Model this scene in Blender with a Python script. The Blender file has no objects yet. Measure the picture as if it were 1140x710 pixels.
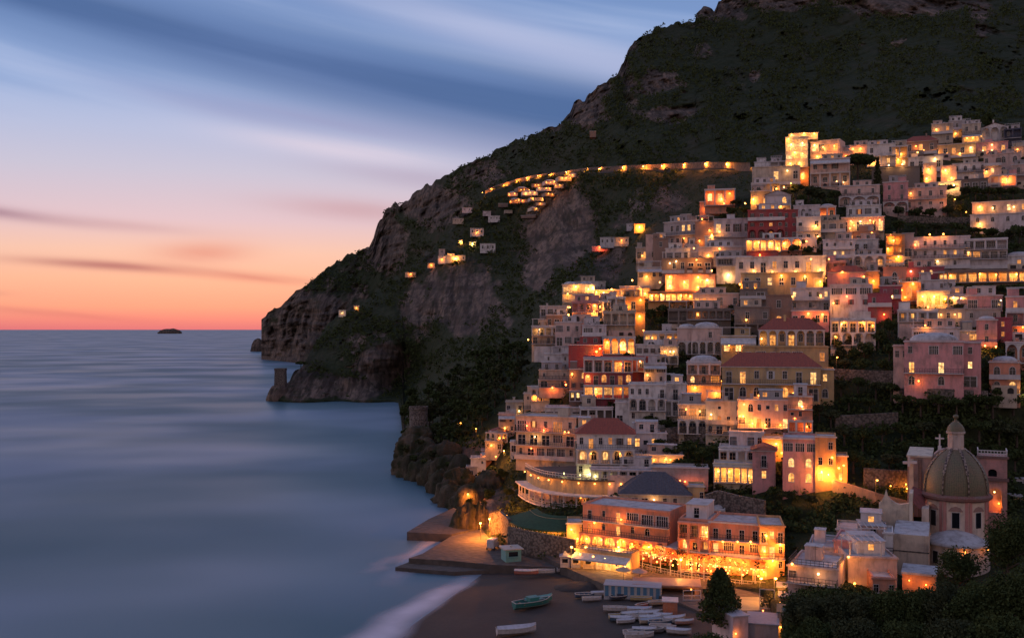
import bpy, math, random
import numpy as np
from mathutils import Vector, Matrix
R = math.radians
random.seed(11)
rng = np.random.default_rng(11)
F, CX, CY, CAMH = 1100.0, 570.0, 366.0, 46.0      # survey constants of the viewpoint (metres, pixels of the photo)
sc = bpy.context.scene
COL = sc.collection

# ---------------------------------------------------------------- camera
cam = bpy.data.cameras.new('camera'); cam.sensor_width = 36; cam.lens = 36 * F / 1140
cam.shift_y = 11 / 1140; cam.clip_start = 1; cam.clip_end = 60000
cam_o = bpy.data.objects.new('camera', cam); COL.objects.link(cam_o)
cam_o.location = (0, 0, CAMH); cam_o.rotation_euler = (R(90), 0, 0); sc.camera = cam_o
# ---------------------------------------------------------------- view
sc.view_settings.view_transform = 'Standard'; sc.view_settings.look = 'None'
HAZE = 0.0                             # density of the evening air
sc.view_settings.exposure = 0.0; sc.view_settings.gamma = 1; sc.view_settings.use_curve_mapping = False
sc.cycles.max_bounces = 4; sc.cycles.diffuse_bounces = 2; sc.cycles.glossy_bounces = 2
sc.cycles.transparent_max_bounces = 6; sc.cycles.sample_clamp_indirect = 3; sc.cycles.sample_clamp_direct = 0
sc.cycles.use_denoising = True; sc.cycles.caustics_reflective = False; sc.cycles.caustics_refractive = False

def lin(r, g, b):
    f = lambda c: (c / 255 / 12.92) if c <= 10 else ((c / 255 + 0.055) / 1.055) ** 2.4
    return (f(r), f(g), f(b), 1)

class NT:
    """small helper that wires shader nodes"""
    def __init__(s, tree): s.t = tree; s.n = tree.nodes; s.l = tree.links
    def new(s, typ, **kw):
        n = s.n.new(typ)
        for k, v in kw.items(): setattr(n, k, v)
        return n
    def put(s, sock, v):
        if hasattr(v, 'links') or isinstance(v, bpy.types.NodeSocket): s.l.new(v, sock)
        else: sock.default_value = v
    def m(s, op, a, b=None, c=None, clamp=False):
        n = s.new('ShaderNodeMath', operation=op); n.use_clamp = clamp
        for i, v in enumerate((a, b, c)):
            if v is not None: s.put(n.inputs[i], v)
        return n.outputs[0]
    def mix(s, f, a, b, blend='MIX'):
        n = s.new('ShaderNodeMix', data_type='RGBA', blend_type=blend)
        s.put(n.inputs[0], f); s.put(n.inputs[6], a); s.put(n.inputs[7], b)
        return n.outputs[2]
    def ramp(s, f, stops, interp='LINEAR'):
        n = s.new('ShaderNodeValToRGB'); cr = n.color_ramp; cr.interpolation = interp
        while len(cr.elements) < len(stops): cr.elements.new(0.5)
        for e, (p, c) in zip(cr.elements, stops):
            e.position = p; e.color = c if len(c) == 4 else (*c, 1)
        s.put(n.inputs[0], f); return n.outputs[0]
    def noise(s, vec, scale, detail=3, rough=0.55, out=0):
        n = s.new('ShaderNodeTexNoise'); s.put(n.inputs['Vector'], vec)
        n.inputs['Scale'].default_value = scale; n.inputs['Detail'].default_value = detail
        n.inputs['Roughness'].default_value = rough; return n.outputs[out]
    def sm(s, v, a, b, lo=0.0, hi=1.0):
        n = s.new('ShaderNodeMapRange', interpolation_type='SMOOTHSTEP')
        s.put(n.inputs[0], v)
        for i, q in enumerate((a, b, lo, hi)): n.inputs[i + 1].default_value = q
        return n.outputs[0]
    def vec(s, x, y, z):
        n = s.new('ShaderNodeCombineXYZ')
        for i, v in enumerate((x, y, z)): s.put(n.inputs[i], v)
        return n.outputs[0]

# ---------------------------------------------------------------- dusk sky
SUN_AZ = R(-16)                       # the sun has set behind the sea, left of the headland
world = bpy.data.worlds.new('World'); sc.world = world; world.use_nodes = True
w = NT(world.node_tree); w.n.clear()
tc = w.new('ShaderNodeTexCoord'); sp = w.new('ShaderNodeSeparateXYZ'); w.l.new(tc.outputs['Generated'], sp.inputs[0])
el = w.m('ARCSINE', sp.outputs[2]); az = w.m('ARCTAN2', sp.outputs[0], sp.outputs[1])
base = w.ramp(w.m('DIVIDE', el, 0.5, clamp=True), [
    (0.0, lin(224, 120, 126)), (0.018, lin(241, 140, 128)), (0.042, lin(251, 165, 136)), (0.095, lin(253, 187, 156)), (0.15, lin(246, 198, 178)), (0.21, lin(226, 197, 205)),
    (0.302, lin(202, 198, 218)), (0.375, lin(184, 193, 224)), (0.447, lin(156, 180, 223)), (0.55, lin(142, 172, 220)), (1.0, lin(78, 104, 160))])
def line(slope, el0): return w.m('SUBTRACT', el, w.m('MULTIPLY_ADD', az, slope, el0))
def gauss(d, s): q = w.m('DIVIDE', d, s); return w.m('EXPONENT', w.m('MULTIPLY', w.m('MULTIPLY', q, q), -1.0))
v1 = w.m('MULTIPLY_ADD', az, 0.17, el)
n_big = w.noise(w.vec(w.m('MULTIPLY', az, 1.3), w.m('MULTIPLY', v1, 11), 0.3), 1.0, 2, 0.5)
n_fine = w.noise(w.vec(w.m('MULTIPLY', az, 1.8), w.m('MULTIPLY', v1, 34), 3.1), 1.0, 3, 0.55)
strk = w.m('ADD', w.m('MULTIPLY', n_big, 0.65), w.m('MULTIPLY', n_fine, 0.35))
# pale streaks high up, then the long slate-blue bank dragged out by the long exposure
hi = w.sm(el, 0.17, 0.26)
c = w.mix(w.m('MULTIPLY', w.m('MULTIPLY', w.sm(strk, 0.42, 0.62), hi), 0.55), base, lin(196, 203, 232))
bank = w.m('MULTIPLY', gauss(line(-0.15, 0.226), w.m('MULTIPLY_ADD', w.m('ADD', az, 0.5), 0.03, 0.026)), w.sm(strk, 0.2, 0.52, 0.55, 1.1))
bank2 = w.m('MULTIPLY', gauss(line(-0.2, 0.19), 0.03), w.m('MULTIPLY', w.sm(az, -0.35, 0.05), 0.55))
bank3 = w.m('MULTIPLY', gauss(line(-0.16, 0.262), 0.02), w.sm(az, -0.2, -0.55, 0, 0.25))
c = w.mix(w.m('MULTIPLY', bank2, 0.8), c, lin(128, 132, 176))
c = w.mix(w.m('MINIMUM', w.m('MULTIPLY', bank, 0.97), 1.0), c, lin(74, 106, 156))
c = w.mix(bank3, c, lin(84, 116, 172))
c = w.mix(w.m('MULTIPLY', w.m('MULTIPLY', w.sm(strk, 0.56, 0.40), hi), 0.35), c, lin(92, 122, 178))
veil = w.m('MULTIPLY', gauss(line(-0.24, 0.285), 0.02), w.sm(az, -0.32, 0.0, 0, 0.75))
c = w.mix(veil, c, lin(182, 190, 224))
def wisp(px, py, rx, ry, slope, amt, colr):
    global c
    a0 = (px - CX) / F; e0 = (CY - py) / F
    d1 = w.m('SUBTRACT', az, a0)
    d2 = w.m('SUBTRACT', w.m('SUBTRACT', el, e0), w.m('MULTIPLY', d1, -slope))
    g = w.m('MULTIPLY', gauss(d1, rx / F), gauss(d2, ry / F))
    g = w.m('MULTIPLY', g, w.sm(n_fine, 0.28, 0.62, 0.55, 1.25))
    c = w.mix(w.m('MULTIPLY', g, amt, clamp=True), c, colr)
wisp(20, 249, 90, 6, 0.09, 0.75, lin(168, 134, 152)); wisp(150, 259, 90, 6, 0.05, 0.35, lin(196, 156, 166))
wisp(150, 301, 90, 5, 0.04, 0.7, lin(176, 112, 116)); wisp(235, 286, 50, 12, -0.05, 0.6, lin(226, 150, 136)); wisp(290, 311, 75, 5, 0.07, 0.65, lin(206, 120, 116))
wisp(8, 330, 34, 3.5, 0.02, 0.7, lin(150, 96, 110)); wisp(60, 348, 110, 4, 0.08, 0.4, lin(196, 104, 112))
wisp(400, 236, 90, 12, 0.05, 0.5, lin(200, 158, 168)); wisp(470, 200, 110, 14, 0.1, 0.4, lin(176, 158, 184)); wisp(330, 142, 160, 14, 0.13, 0.5, lin(148, 150, 192)); wisp(390, 172, 120, 12, 0.1, 0.7, lin(220, 210, 228))
# unseen sky away from the sunset, brightened and warmed to light the walls
away = w.sm(w.m('COSINE', w.m('SUBTRACT', az, SUN_AZ)), 0.72, -0.5)
east = w.ramp(w.m('DIVIDE', el, 1.2, clamp=True), [(0, lin(180, 150, 142)), (0.15, lin(202, 172, 166)), (0.4, lin(164, 155, 176)), (1, lin(88, 106, 156))])
c = w.mix(w.m('MULTIPLY', away, w.sm(el, 1.5, 0.6, 0.2, 1.0)), c, east)
sky = w.new('ShaderNodeTexSky', sky_type='NISHITA'); sky.sun_disc = False; sky.sun_elevation = R(0.6); sky.sun_rotation = SUN_AZ
bg1 = w.new('ShaderNodeBackground'); w.put(bg1.inputs[0], sky.outputs[0]); bg1.inputs[1].default_value = 0.008
bg2 = w.new('ShaderNodeBackground'); w.put(bg2.inputs[0], c); bg2.inputs[1].default_value = 0.97
ad = w.new('ShaderNodeAddShader'); w.l.new(bg1.outputs[0], ad.inputs[0]); w.l.new(bg2.outputs[0], ad.inputs[1])
wo = w.new('ShaderNodeOutputWorld'); w.l.new(ad.outputs[0], wo.inputs[0])
sun = bpy.data.lights.new('sun', 'SUN'); sun.energy = 0.4; sun.angle = R(24); sun.color = (1.0, 0.66, 0.55)
sun_o = bpy.data.objects.new('sun', sun); COL.objects.link(sun_o)
sun_o.rotation_euler = Vector((-math.sin(R(-58)), -math.cos(R(-58)), -math.tan(R(14)))).to_track_quat('-Z', 'Y').to_euler()

# ---------------------------------------------------------------- helpers
def P(px, py, Y): return Vector(((px - CX) / F * Y, Y, CAMH - (py - CY) / F * Y))
def G(px, py, z):                                     # ground point of known height
    return P(px, py, (CAMH - z) * F / (py - CY))
class MB:
    def __init__(s): s.v = []; s.f = []; s.mi = []
    def quad(s, a, b, c, d, m=0): s.poly((a, b, c, d), m)
    def poly(s, pts, m=0):
        n = len(s.v); s.v += [tuple(p) for p in pts]; s.f.append(tuple(range(n, n + len(pts)))); s.mi.append(m)
    def box(s, x0, x1, y0, y1, z0, z1, m=0):
        n = len(s.v)
        s.v += [(x0, y0, z0), (x1, y0, z0), (x1, y1, z0), (x0, y1, z0), (x0, y0, z1), (x1, y0, z1), (x1, y1, z1), (x0, y1, z1)]
        for f in ((0, 3, 2, 1), (4, 5, 6, 7), (0, 1, 5, 4), (1, 2, 6, 5), (2, 3, 7, 6), (3, 0, 4, 7)):
            s.f.append(tuple(n + i for i in f)); s.mi.append(m)
    def beam(s, a, b, wd, ht=None, m=0):              # bar between two points
        a = Vector(a); b = Vector(b); d = (b - a)
        if d.length < 1e-6: return
        ht = wd if ht is None else ht
        d.normalize(); up = Vector((0, 0, 1)) if abs(d.z) < 0.95 else Vector((1, 0, 0))
        sx = d.cross(up).normalized() * wd / 2; sz = sx.cross(d).normalized() * ht / 2
        n = len(s.v)
        for q in (a, b): s.v += [tuple(q - sx - sz), tuple(q + sx - sz), tuple(q + sx + sz), tuple(q - sx + sz)]
        for f in ((0, 1, 2, 3), (7, 6, 5, 4), (0, 4, 5, 1), (1, 5, 6, 2), (2, 6, 7, 3), (3, 7, 4, 0)):
            s.f.append(tuple(n + i for i in f)); s.mi.append(m)
    def lathe(s, prof, cx=0, cy=0, n=16, m=0, a0=0, a1=2 * math.pi, sx=1, sy=1):
        b = len(s.v); full = abs(a1 - a0 - 2 * math.pi) < 1e-4; k = n if full else n + 1
        for r, z in prof:
            for i in range(k):
                a = a0 + (a1 - a0) * i / n
                s.v.append((cx + r * math.cos(a) * sx, cy + r * math.sin(a) * sy, z))
        for j in range(len(prof) - 1):
            for i in range(n):
                i2 = (i + 1) % k
                s.f.append((b + j * k + i, b + j * k + i2, b + (j + 1) * k + i2, b + (j + 1) * k + i)); s.mi.append(m)
    def prism(s, pts, z0, z1, m=0, mtop=None):        # plan outline, counter-clockwise
        n = len(pts)
        z0s = z0 if hasattr(z0, '__len__') else [z0] * n; z1s = z1 if hasattr(z1, '__len__') else [z1] * n
        for i in range(n):
            j = (i + 1) % n
            s.quad((*pts[i][:2], z0s[i]), (*pts[j][:2], z0s[j]), (*pts[j][:2], z1s[j]), (*pts[i][:2], z1s[i]), m)
        s.poly([(*pts[i][:2], z1s[i]) for i in range(n)], m if mtop is None else mtop)
    def mesh(s, name, mats, smooth=False):
        me = bpy.data.meshes.new(name); me.from_pydata(s.v, [], s.f)
        for m in (mats if isinstance(mats, (list, tuple)) else [mats]): me.materials.append(m)
        me.polygons.foreach_set('material_index', s.mi)
        if smooth: me.polygons.foreach_set('use_smooth', [True] * len(s.f))
        me.update(); return me
    def build(s, name, mats, parent=None, smooth=False, col=None, loc=None, rz=0):
        return put(name, s.mesh(name, mats, smooth), parent, col, loc, rz)
def put(name, me, parent=None, col=None, loc=None, rz=0, scale=None):
    o = bpy.data.objects.new(name, me); COL.objects.link(o)
    if parent is not None: o.parent = parent
    if col is not None: o.color = (*col[:3], 1)
    if loc is not None: o.location = loc
    if rz: o.rotation_euler = (0, 0, rz)
    if scale is not None: o.scale = scale
    return o
def tag(o, label, cat, group=None):
    o['label'] = label; o['category'] = cat
    if group: o['group'] = group
    return o
def thing(name, label, cat, loc=(0, 0, 0), rz=0, group=None):
    o = bpy.data.objects.new(name, None); COL.objects.link(o); o.empty_display_size = 0.5
    o.location = loc; o.rotation_euler = (0, 0, rz); return tag(o, label, cat, group)
def kind(o, k): o['kind'] = k; return o
def mesh_np(name, v, f, mats, smooth=False):
    me = bpy.data.meshes.new(name); v = np.asarray(v, np.float32); f = np.asarray(f, np.int32); k = f.shape[1]
    me.vertices.add(len(v)); me.vertices.foreach_set('co', v.ravel())
    me.loops.add(f.size); me.loops.foreach_set('vertex_index', f.ravel())
    me.polygons.add(len(f)); me.polygons.foreach_set('loop_start', np.arange(0, f.size, k, dtype=np.int32))
    me.polygons.foreach_set('loop_total', np.full(len(f), k, np.int32))
    if smooth: me.polygons.foreach_set('use_smooth', np.ones(len(f), bool))
    for m in (mats if isinstance(mats, (list, tuple)) else [mats]): me.materials.append(m)
    me.update(calc_edges=True); me.validate(); return me
def hash3(i, j, k):
    h = (i.astype(np.int64) * 374761393 + j.astype(np.int64) * 668265263 + k.astype(np.int64) * 2147483647) & 0x7fffffff
    h = ((h ^ (h >> 13)) * 1274126177) & 0x7fffffff
    h = ((h ^ (h >> 16)) * 974711) & 0x7fffffff
    return (h & 0xffff) / 65535.0
def vnoise(p):
    i = np.floor(p).astype(np.int64); f = p - i; f = f * f * (3 - 2 * f); r = 0
    for dx in (0, 1):
        for dy in (0, 1):
            for dz in (0, 1):
                wgt = (f[:, 0] if dx else 1 - f[:, 0]) * (f[:, 1] if dy else 1 - f[:, 1]) * (f[:, 2] if dz else 1 - f[:, 2])
                r = r + wgt * hash3(i[:, 0] + dx, i[:, 1] + dy, i[:, 2] + dz)
    return r * 2 - 1
def fbm(p, oct=4, gain=0.5, ridged=False):
    a = 1.0; r = np.zeros(len(p)); t = 0
    for o in range(oct):
        n = vnoise(p * 2 ** o + 17.3 * o)
        if ridged: n = 1 - 2 * np.abs(n)
        r += a * n; t += a; a *= gain
    return r / t

# ---------------------------------------------------------------- materials
def mat(name):
    m = bpy.data.materials.new(name); m.use_nodes = True; t = NT(m.node_tree)
    return m, t, t.n['Principled BSDF']
def objcoord(t): return t.new('ShaderNodeTexCoord').outputs['Object']
def worldpos(t): return t.new('ShaderNodeNewGeometry').outputs['Position']
def bump(t, b, h, strength=0.4, dist=0.1):
    n = t.new('ShaderNodeBump'); n.inputs['Strength'].default_value = strength; n.inputs['Distance'].default_value = dist
    t.put(n.inputs['Height'], h); t.l.new(n.outputs[0], b.inputs['Normal'])
def stucco(name, dirt=0.5, rough=0.9, fixed=None):
    m, t, b = mat(name); pos = worldpos(t)
    col = fixed if fixed else t.new('ShaderNodeObjectInfo').outputs['Color']
    s = t.new('ShaderNodeMapping'); t.l.new(pos, s.inputs[0]); s.inputs['Scale'].default_value = (1, 1, 0.22)
    streak = t.noise(s.outputs[0], 1.1, 5, 0.65); blot = t.noise(pos, 0.35, 4, 0.6)
    k = t.m('MULTIPLY', t.m('ADD', t.sm(streak, 0.42, 0.75), t.sm(blot, 0.45, 0.75)), dirt, clamp=True)
    cc = t.mix(k, col, t.mix(0.75, col, (0.16, 0.13, 0.115, 1)))
    cc = t.mix(t.sm(t.noise(pos, 5.0, 3), 0.3, 0.8, 0, 0.25), cc, t.mix(0.5, cc, (0.7, 0.66, 0.62, 1)))
    t.put(b.inputs['Base Color'], cc); b.inputs['Roughness'].default_value = rough
    b.inputs['Specular IOR Level'].default_value = 0.2
    bump(t, b, t.noise(pos, 9, 3), 0.25, 0.05); return m
M_WALL = stucco('painted_stucco', 0.7)
M_TRIM = stucco('white_trim', 0.35, 0.8, (0.6, 0.56, 0.55, 1))
M_ROOF = stucco('pale_roof_render', 0.75, 0.85, (0.5, 0.49, 0.5, 1))
def simple(name, col, rough=0.6, metal=0, noise=None, spec=0.3):
    m, t, b = mat(name); b.inputs['Roughness'].default_value = rough; b.inputs['Metallic'].default_value = metal
    b.inputs['Specular IOR Level'].default_value = spec
    if noise:
        n = t.noise(worldpos(t), noise[0], 4); t.put(b.inputs['Base Color'], t.mix(t.sm(n, 0.3, 0.7), (*col, 1), (*noise[1], 1)))
    else: b.inputs['Base Color'].default_value = (*col, 1)
    return m
M_FRAME = simple('window_frame', (0.42, 0.38, 0.36), 0.6)
M_IRON = simple('dark_iron', (0.05, 0.047, 0.05), 0.5)
M_WHITEIRON = simple('white_painted_rail', (0.5, 0.48, 0.48), 0.5)
M_GLASS = simple('dark_glass', (0.012, 0.014, 0.02), 0.08, spec=0.6)
m, t, b = mat('shutter_paint'); t.put(b.inputs['Base Color'], t.new('ShaderNodeObjectInfo').outputs['Color']); b.inputs['Roughness'].default_value = 0.6; M_SHUT = m
m, t, b = mat('paint_by_object'); oi = t.new('ShaderNodeObjectInfo')
t.put(b.inputs['Base Color'], t.mix(t.sm(t.noise(objcoord(t), 2.5, 4), 0.4, 0.75, 0, 0.5), oi.outputs['Color'], t.mix(0.6, oi.outputs['Color'], (0.12, 0.1, 0.09, 1))))
b.inputs['Roughness'].default_value = 0.5; M_PAINT = m
def lit(name, ca, cb, lo, hi):
    m, t, b = mat(name); oi = t.new('ShaderNodeObjectInfo'); rnd = oi.outputs['Random']
    pos = worldpos(t); n = t.noise(pos, 1.6, 2)
    col = t.mix(t.m('MULTIPLY', rnd, t.sm(n, 0.3, 0.7, 0.4, 1.0)), (*ca, 1), (*cb, 1))
    st = t.m('MULTIPLY', t.m('MULTIPLY_ADD', rnd, hi - lo, lo), t.sm(n, 0.3, 0.68, 0.35, 1.25))
    b.inputs['Base Color'].default_value = (0.3, 0.2, 0.1, 1)
    t.put(b.inputs['Emission Color'], col); t.put(b.inputs['Emission Strength'], st)
    m.cycles.emission_sampling = 'NONE'; return m
M_LIT = lit('lit_window', (1.0, 0.28, 0.035), (1.0, 0.50, 0.13), 0.45, 1.6)
M_LITB = lit('bright_window', (1.0, 0.46, 0.11), (1.0, 0.64, 0.27), 0.9, 2.1)
def bulb(name, col, st):
    m, t, b = mat(name); b.inputs['Emission Color'].default_value = (*col, 1); b.inputs['Emission Strength'].default_value = st
    m.cycles.emission_sampling = 'NONE'; return m
LCOL = {'o': (1.0, 0.27, 0.03), 'y': (1.0, 0.345, 0.05), 'w': (1.0, 0.49, 0.15), 'r': (1.0, 0.16, 0.03), 'g': (0.95, 0.80, 0.28)}
M_BULB = {k: bulb('lamp_glow_' + n, tuple(min(1, c * 1.15) for c in LCOL[k]), 9) for k, n in
          (('o', 'orange'), ('y', 'amber'), ('w', 'warm'), ('r', 'red'), ('g', 'lime'))}
def tilem(name, c1, c2):
    m, t, b = mat(name); uv = objcoord(t); s = t.new('ShaderNodeSeparateXYZ'); t.l.new(uv, s.inputs[0])
    wv = t.m('SINE', t.m('MULTIPLY', s.outputs[0], 16)); n = t.noise(worldpos(t), 2.2, 5, 0.7)
    t.put(b.inputs['Base Color'], t.mix(t.sm(n, 0.3, 0.7), (*c1, 1), (*c2, 1))); b.inputs['Roughness'].default_value = 0.85
    bump(t, b, t.m('ADD', wv, t.m('MULTIPLY', n, 2)), 0.6, 0.08); return m
M_TILE = tilem('terracotta_tile', (0.36, 0.085, 0.05), (0.22, 0.06, 0.042))
M_SLATE = tilem('grey_tile', (0.1, 0.1, 0.12), (0.06, 0.06, 0.075))
def stonem(name, c1, c2, c3, scale=1.2):
    m, t, b = mat(name); pos = worldpos(t)
    v = t.new('ShaderNodeTexVoronoi', feature='F1'); t.l.new(pos, v.inputs[0]); v.inputs['Scale'].default_value = scale * 1.6
    n = t.noise(pos, scale * 0.35, 5, 0.65)
    cc = t.mix(t.sm(n, 0.35, 0.7), (*c1, 1), (*c2, 1)); cc = t.mix(t.sm(v.outputs['Distance'], 0.35, 0.75), cc, (*c3, 1))
    t.put(b.inputs['Base Color'], cc); b.inputs['Roughness'].default_value = 0.95
    bump(t, b, t.m('MULTIPLY', v.outputs['Distance'], -1.0), 0.7, 0.2); return m
M_STONE = stonem('rubble_stone', (0.2, 0.165, 0.14), (0.13, 0.105, 0.09), (0.07, 0.058, 0.05))
M_PAVE = stonem('worn_paving', (0.11, 0.09, 0.078), (0.07, 0.06, 0.055), (0.075, 0.063, 0.055), 0.5)
M_CANVAS = {}
def canvas(name, col):
    if name not in M_CANVAS: M_CANVAS[name] = simple('canvas_' + name, col, 0.85, 0, (1.5, tuple(c * 0.7 for c in col)))
    return M_CANVAS[name]
def leafm(name, c1, c2, c3):
    m, t, b = mat(name); pos = worldpos(t); n = t.noise(pos, 0.55, 3, 0.6); n2 = t.noise(pos, 4.0, 2)
    cc = t.mix(t.sm(n, 0.35, 0.66), (*c1, 1), (*c2, 1)); cc = t.mix(t.sm(n2, 0.52, 0.75, 0, 0.7), cc, (*c3, 1))
    t.put(b.inputs['Base Color'], cc); b.inputs['Roughness'].default_value = 0.95; b.inputs['Specular IOR Level'].default_value = 0.03
    return m
M_LEAF = leafm('dark_foliage', (0.04, 0.056, 0.022), (0.062, 0.082, 0.03), (0.09, 0.105, 0.042))
M_LEAF2 = leafm('olive_foliage', (0.04, 0.05, 0.028), (0.065, 0.075, 0.035), (0.09, 0.095, 0.05))
M_FOREST = leafm('hillside_foliage', (0.042, 0.058, 0.022), (0.066, 0.084, 0.03), (0.09, 0.098, 0.042))
M_BARK = simple('bark', (0.09, 0.065, 0.05), 0.95, 0, (3, (0.05, 0.038, 0.03)))

# ================================================================ TERRAIN
class TPS:                                            # smooth surface through surveyed depths
    def __init__(s, pts):
        a = np.array(pts, float); s.x = a[:, :2] / 100; y = np.log(a[:, 2]); n = len(a)
        K = s.k(s.x, s.x) + np.eye(n) * 0.02; Pm = np.c_[np.ones(n), s.x]
        A = np.zeros((n + 3, n + 3)); A[:n, :n] = K; A[:n, n:] = Pm; A[n:, :n] = Pm.T
        s.c = np.linalg.solve(A, np.r_[y, 0, 0, 0]); s.n = n
    def k(s, a, b):
        r2 = ((a[:, None] - b[None]) ** 2).sum(2); return np.where(r2 > 1e-9, 0.5 * r2 * np.log(r2 + 1e-12), 0)
    def __call__(s, px, py):
        q = np.c_[np.ravel(px), np.ravel(py)] / 100
        return np.exp(s.k(q, s.x) @ s.c[:s.n] + np.c_[np.ones(len(q)), q] @ s.c[s.n:])
DM = TPS([
 (640,640,185),(757,642,175),(870,645,166),(600,622,190),(560,608,200),(600,600,197),(600,575,207),(560,590,207),(540,595,213),(520,575,236),
 (640,600,192),(700,562,200),(760,560,200),(850,540,200),(930,540,192),(1000,664,153),(1065,655,160),(1000,560,185),(1140,560,195),(900,655,152),(1000,690,140),(1140,675,135),(900,715,118),(1140,715,98),(1250,650,130),(1250,715,95),
 (520,530,280),(540,515,282),(560,500,272),(580,520,245),(560,545,250),(530,555,255),(600,500,258),(650,520,232),(700,500,226),(750,505,222),(850,475,222),(1000,480,214),(1140,470,218),(950,420,232),
 (575,455,305),(600,430,292),(650,440,268),(700,430,255),(800,440,240),(900,440,228),(1050,430,214),(1140,430,222),(1250,470,215),
 (590,395,360),(605,360,375),(625,325,395),(660,330,362),(720,335,330),(850,330,290),(950,350,268),(1080,340,262),(1140,330,262),(1250,330,262),(800,380,272),(900,395,250),
 (720,285,385),(740,260,410),(800,270,350),(850,270,320),(950,270,315),(1100,270,315),(1250,260,320),(800,215,410),(900,190,390),(1000,175,405),(1100,150,435),(1140,140,445),(1250,110,460),(840,200,410),
 (445,446,632),(380,446,632),(300,446,632),(335,412,650),(320,430,640),(345,395,700),(375,355,760),(420,325,810),(480,280,860),(450,380,680),(400,420,645),(420,400,660),
 (450,482,345),(460,470,360),(447,523,322),(470,532,308),(487,542,291),(500,562,261),(475,500,325),(500,470,345),(500,440,400),(540,420,360),(560,400,380),(520,400,480),(480,430,560),(490,410,580),
 (545,212,910),(600,198,830),(640,190,760),(700,188,640),(760,187,590),(820,187,520),(500,300,740),(540,330,640),(540,360,560),(580,350,500),(600,300,620),(640,230,700),(650,280,600),(690,290,520),(700,240,570),(760,230,520),(560,240,860),(620,250,700),(680,270,560)])
DU = TPS([
 (293,400,1480),(340,405,1300),(420,330,1350),(420,270,1500),(293,350,1520),(350,330,1420),(500,260,1120),(500,200,1300),(560,215,960),(570,165,1100),
 (640,195,790),(640,125,950),(700,192,668),(700,60,1000),(780,10,1100),(840,185,545),(850,60,900),(850,0,1050),(950,165,520),(950,50,850),(950,-60,1100),
 (1040,125,520),(1040,30,800),(1140,118,500),(1140,0,850),(1300,100,480),(1300,-80,1000),(760,190,620)])
SIL = [(291,353),(297,347),(308,341),(320,336),(333,322),(345,314),(360,303),(380,289),(400,279),(412,274),(417,262),(423,245),(428,236),(435,229),(450,226),(463,213),(478,206),(500,196),(513,185),(530,178),(545,172),(560,165),(575,157),(600,148),(620,139),(635,125),(640,116),(660,104),(665,95),(680,84),(688,82),(693,70),(700,54),(710,44),(720,38),(735,29),(760,25),(773,23),(776,12),(783,6),(790,9),(796,12),(800,4),(806,-2),(815,-12),(850,-40),(900,-60),(1000,-80),(1300,-100)]
TOPM = [(296,443),(299,434),(303,428),(322,428),(326,417),(335,409),(343,396),(352,380),(365,362),(375,354),(395,345),(420,324),(450,303),(480,279),(510,250),(545,212),(575,204),(600,198),(640,191),(690,189),(760,187),(838,187),(858,178),(900,158),(930,160),(975,162),(1010,152),(1040,136),(1075,136),(1100,140),(1140,132),(1300,100)]
BOTM = [(296,446),(444,446),(449,470),(450,500),(451,523),(470,532),(487,542),(500,562),(520,588),(540,602),(563,612),(600,623),(640,637),(700,646),(757,650),(850,656),(870,690),(885,740),(1300,760)]
# where bare rock shows: (px, py, rx, ry, strength)
ROCK_M = [(370,432,80,14,0.9),(425,405,32,26,1.0),(515,330,48,42,0.95),(625,255,42,50,1.1),(600,300,22,28,0.8),(680,292,22,26,0.8),(470,345,26,30,0.7),(560,350,18,22,.5),(500,525,55,40,0.8),(455,505,25,40,0.9),(540,560,35,30,0.8),(600,610,45,16,0.9),(745,225,30,16,0.6),(708,222,14,22,0.6),(330,428,40,20,0.9),(690,250,20,20,.4),(395,380,20,16,.5)]
ROCK_U = [(312,385,42,26,0.95),(345,372,40,30,0.8),(360,350,75,40,0.75),(430,270,30,40,0.85),(480,228,45,26,0.85),(540,195,34,18,0.6),(650,122,24,24,1.0),(668,98,14,14,1.0),(690,74,12,16,.9),(414,262,16,24,.9),(612,140,16,10,.8),(735,92,26,16,0.85),(700,100,14,22,0.6),(742,128,36,10,0.8),(760,125,22,10,.8),(800,8,40,16,0.9),(780,55,16,8,0.5),(840,85,6,7,0.9),(870,2,50,12,.8),(1010,6,85,14,0.9),(1090,14,20,20,0.6),(1090,30,10,10,.6),(700,52,12,12,.8),(985,50,40,8,.35)]
def mask(px, py, L):
    r = np.zeros_like(px)
    for a, b, rx, ry, s in L: r = np.maximum(r, s * np.exp(-(((px - a) / rx) ** 2 + ((py - b) / ry) ** 2) ** 1.5))
    return r
m, t, b = mat('hillside_rock_and_scrub'); pos = worldpos(t)
att = t.new('ShaderNodeAttribute', attribute_name='rock').outputs['Fac']
mp = t.new('ShaderNodeMapping'); t.l.new(pos, mp.inputs[0]); mp.inputs['Scale'].default_value = (1, 0.14, 0.36)
n1 = t.noise(mp.outputs[0], 0.06, 6, 0.65); n2 = t.noise(pos, 0.22, 5, 0.65); n3 = t.noise(mp.outputs[0], 0.5, 4, 0.6)
rk = t.mix(t.sm(n1, 0.35, 0.65), (0.23, 0.165, 0.125, 1), (0.115, 0.085, 0.068, 1)); rk = t.mix(t.sm(n3, 0.45, 0.7, 0, 0.75), rk, (0.06, 0.047, 0.042, 1))
sz = t.new('ShaderNodeMapping'); t.l.new(pos, sz.inputs[0]); sz.inputs['Scale'].default_value = (0.012, 0.012, 0.13); sz.inputs['Rotation'].default_value = (0.12, 0.1, 0)
rk = t.mix(t.sm(t.noise(sz.outputs[0], 1.0, 5, 0.6), 0.5, 0.64, 0, 0.7), rk, (0.07, 0.055, 0.048, 1))
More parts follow.
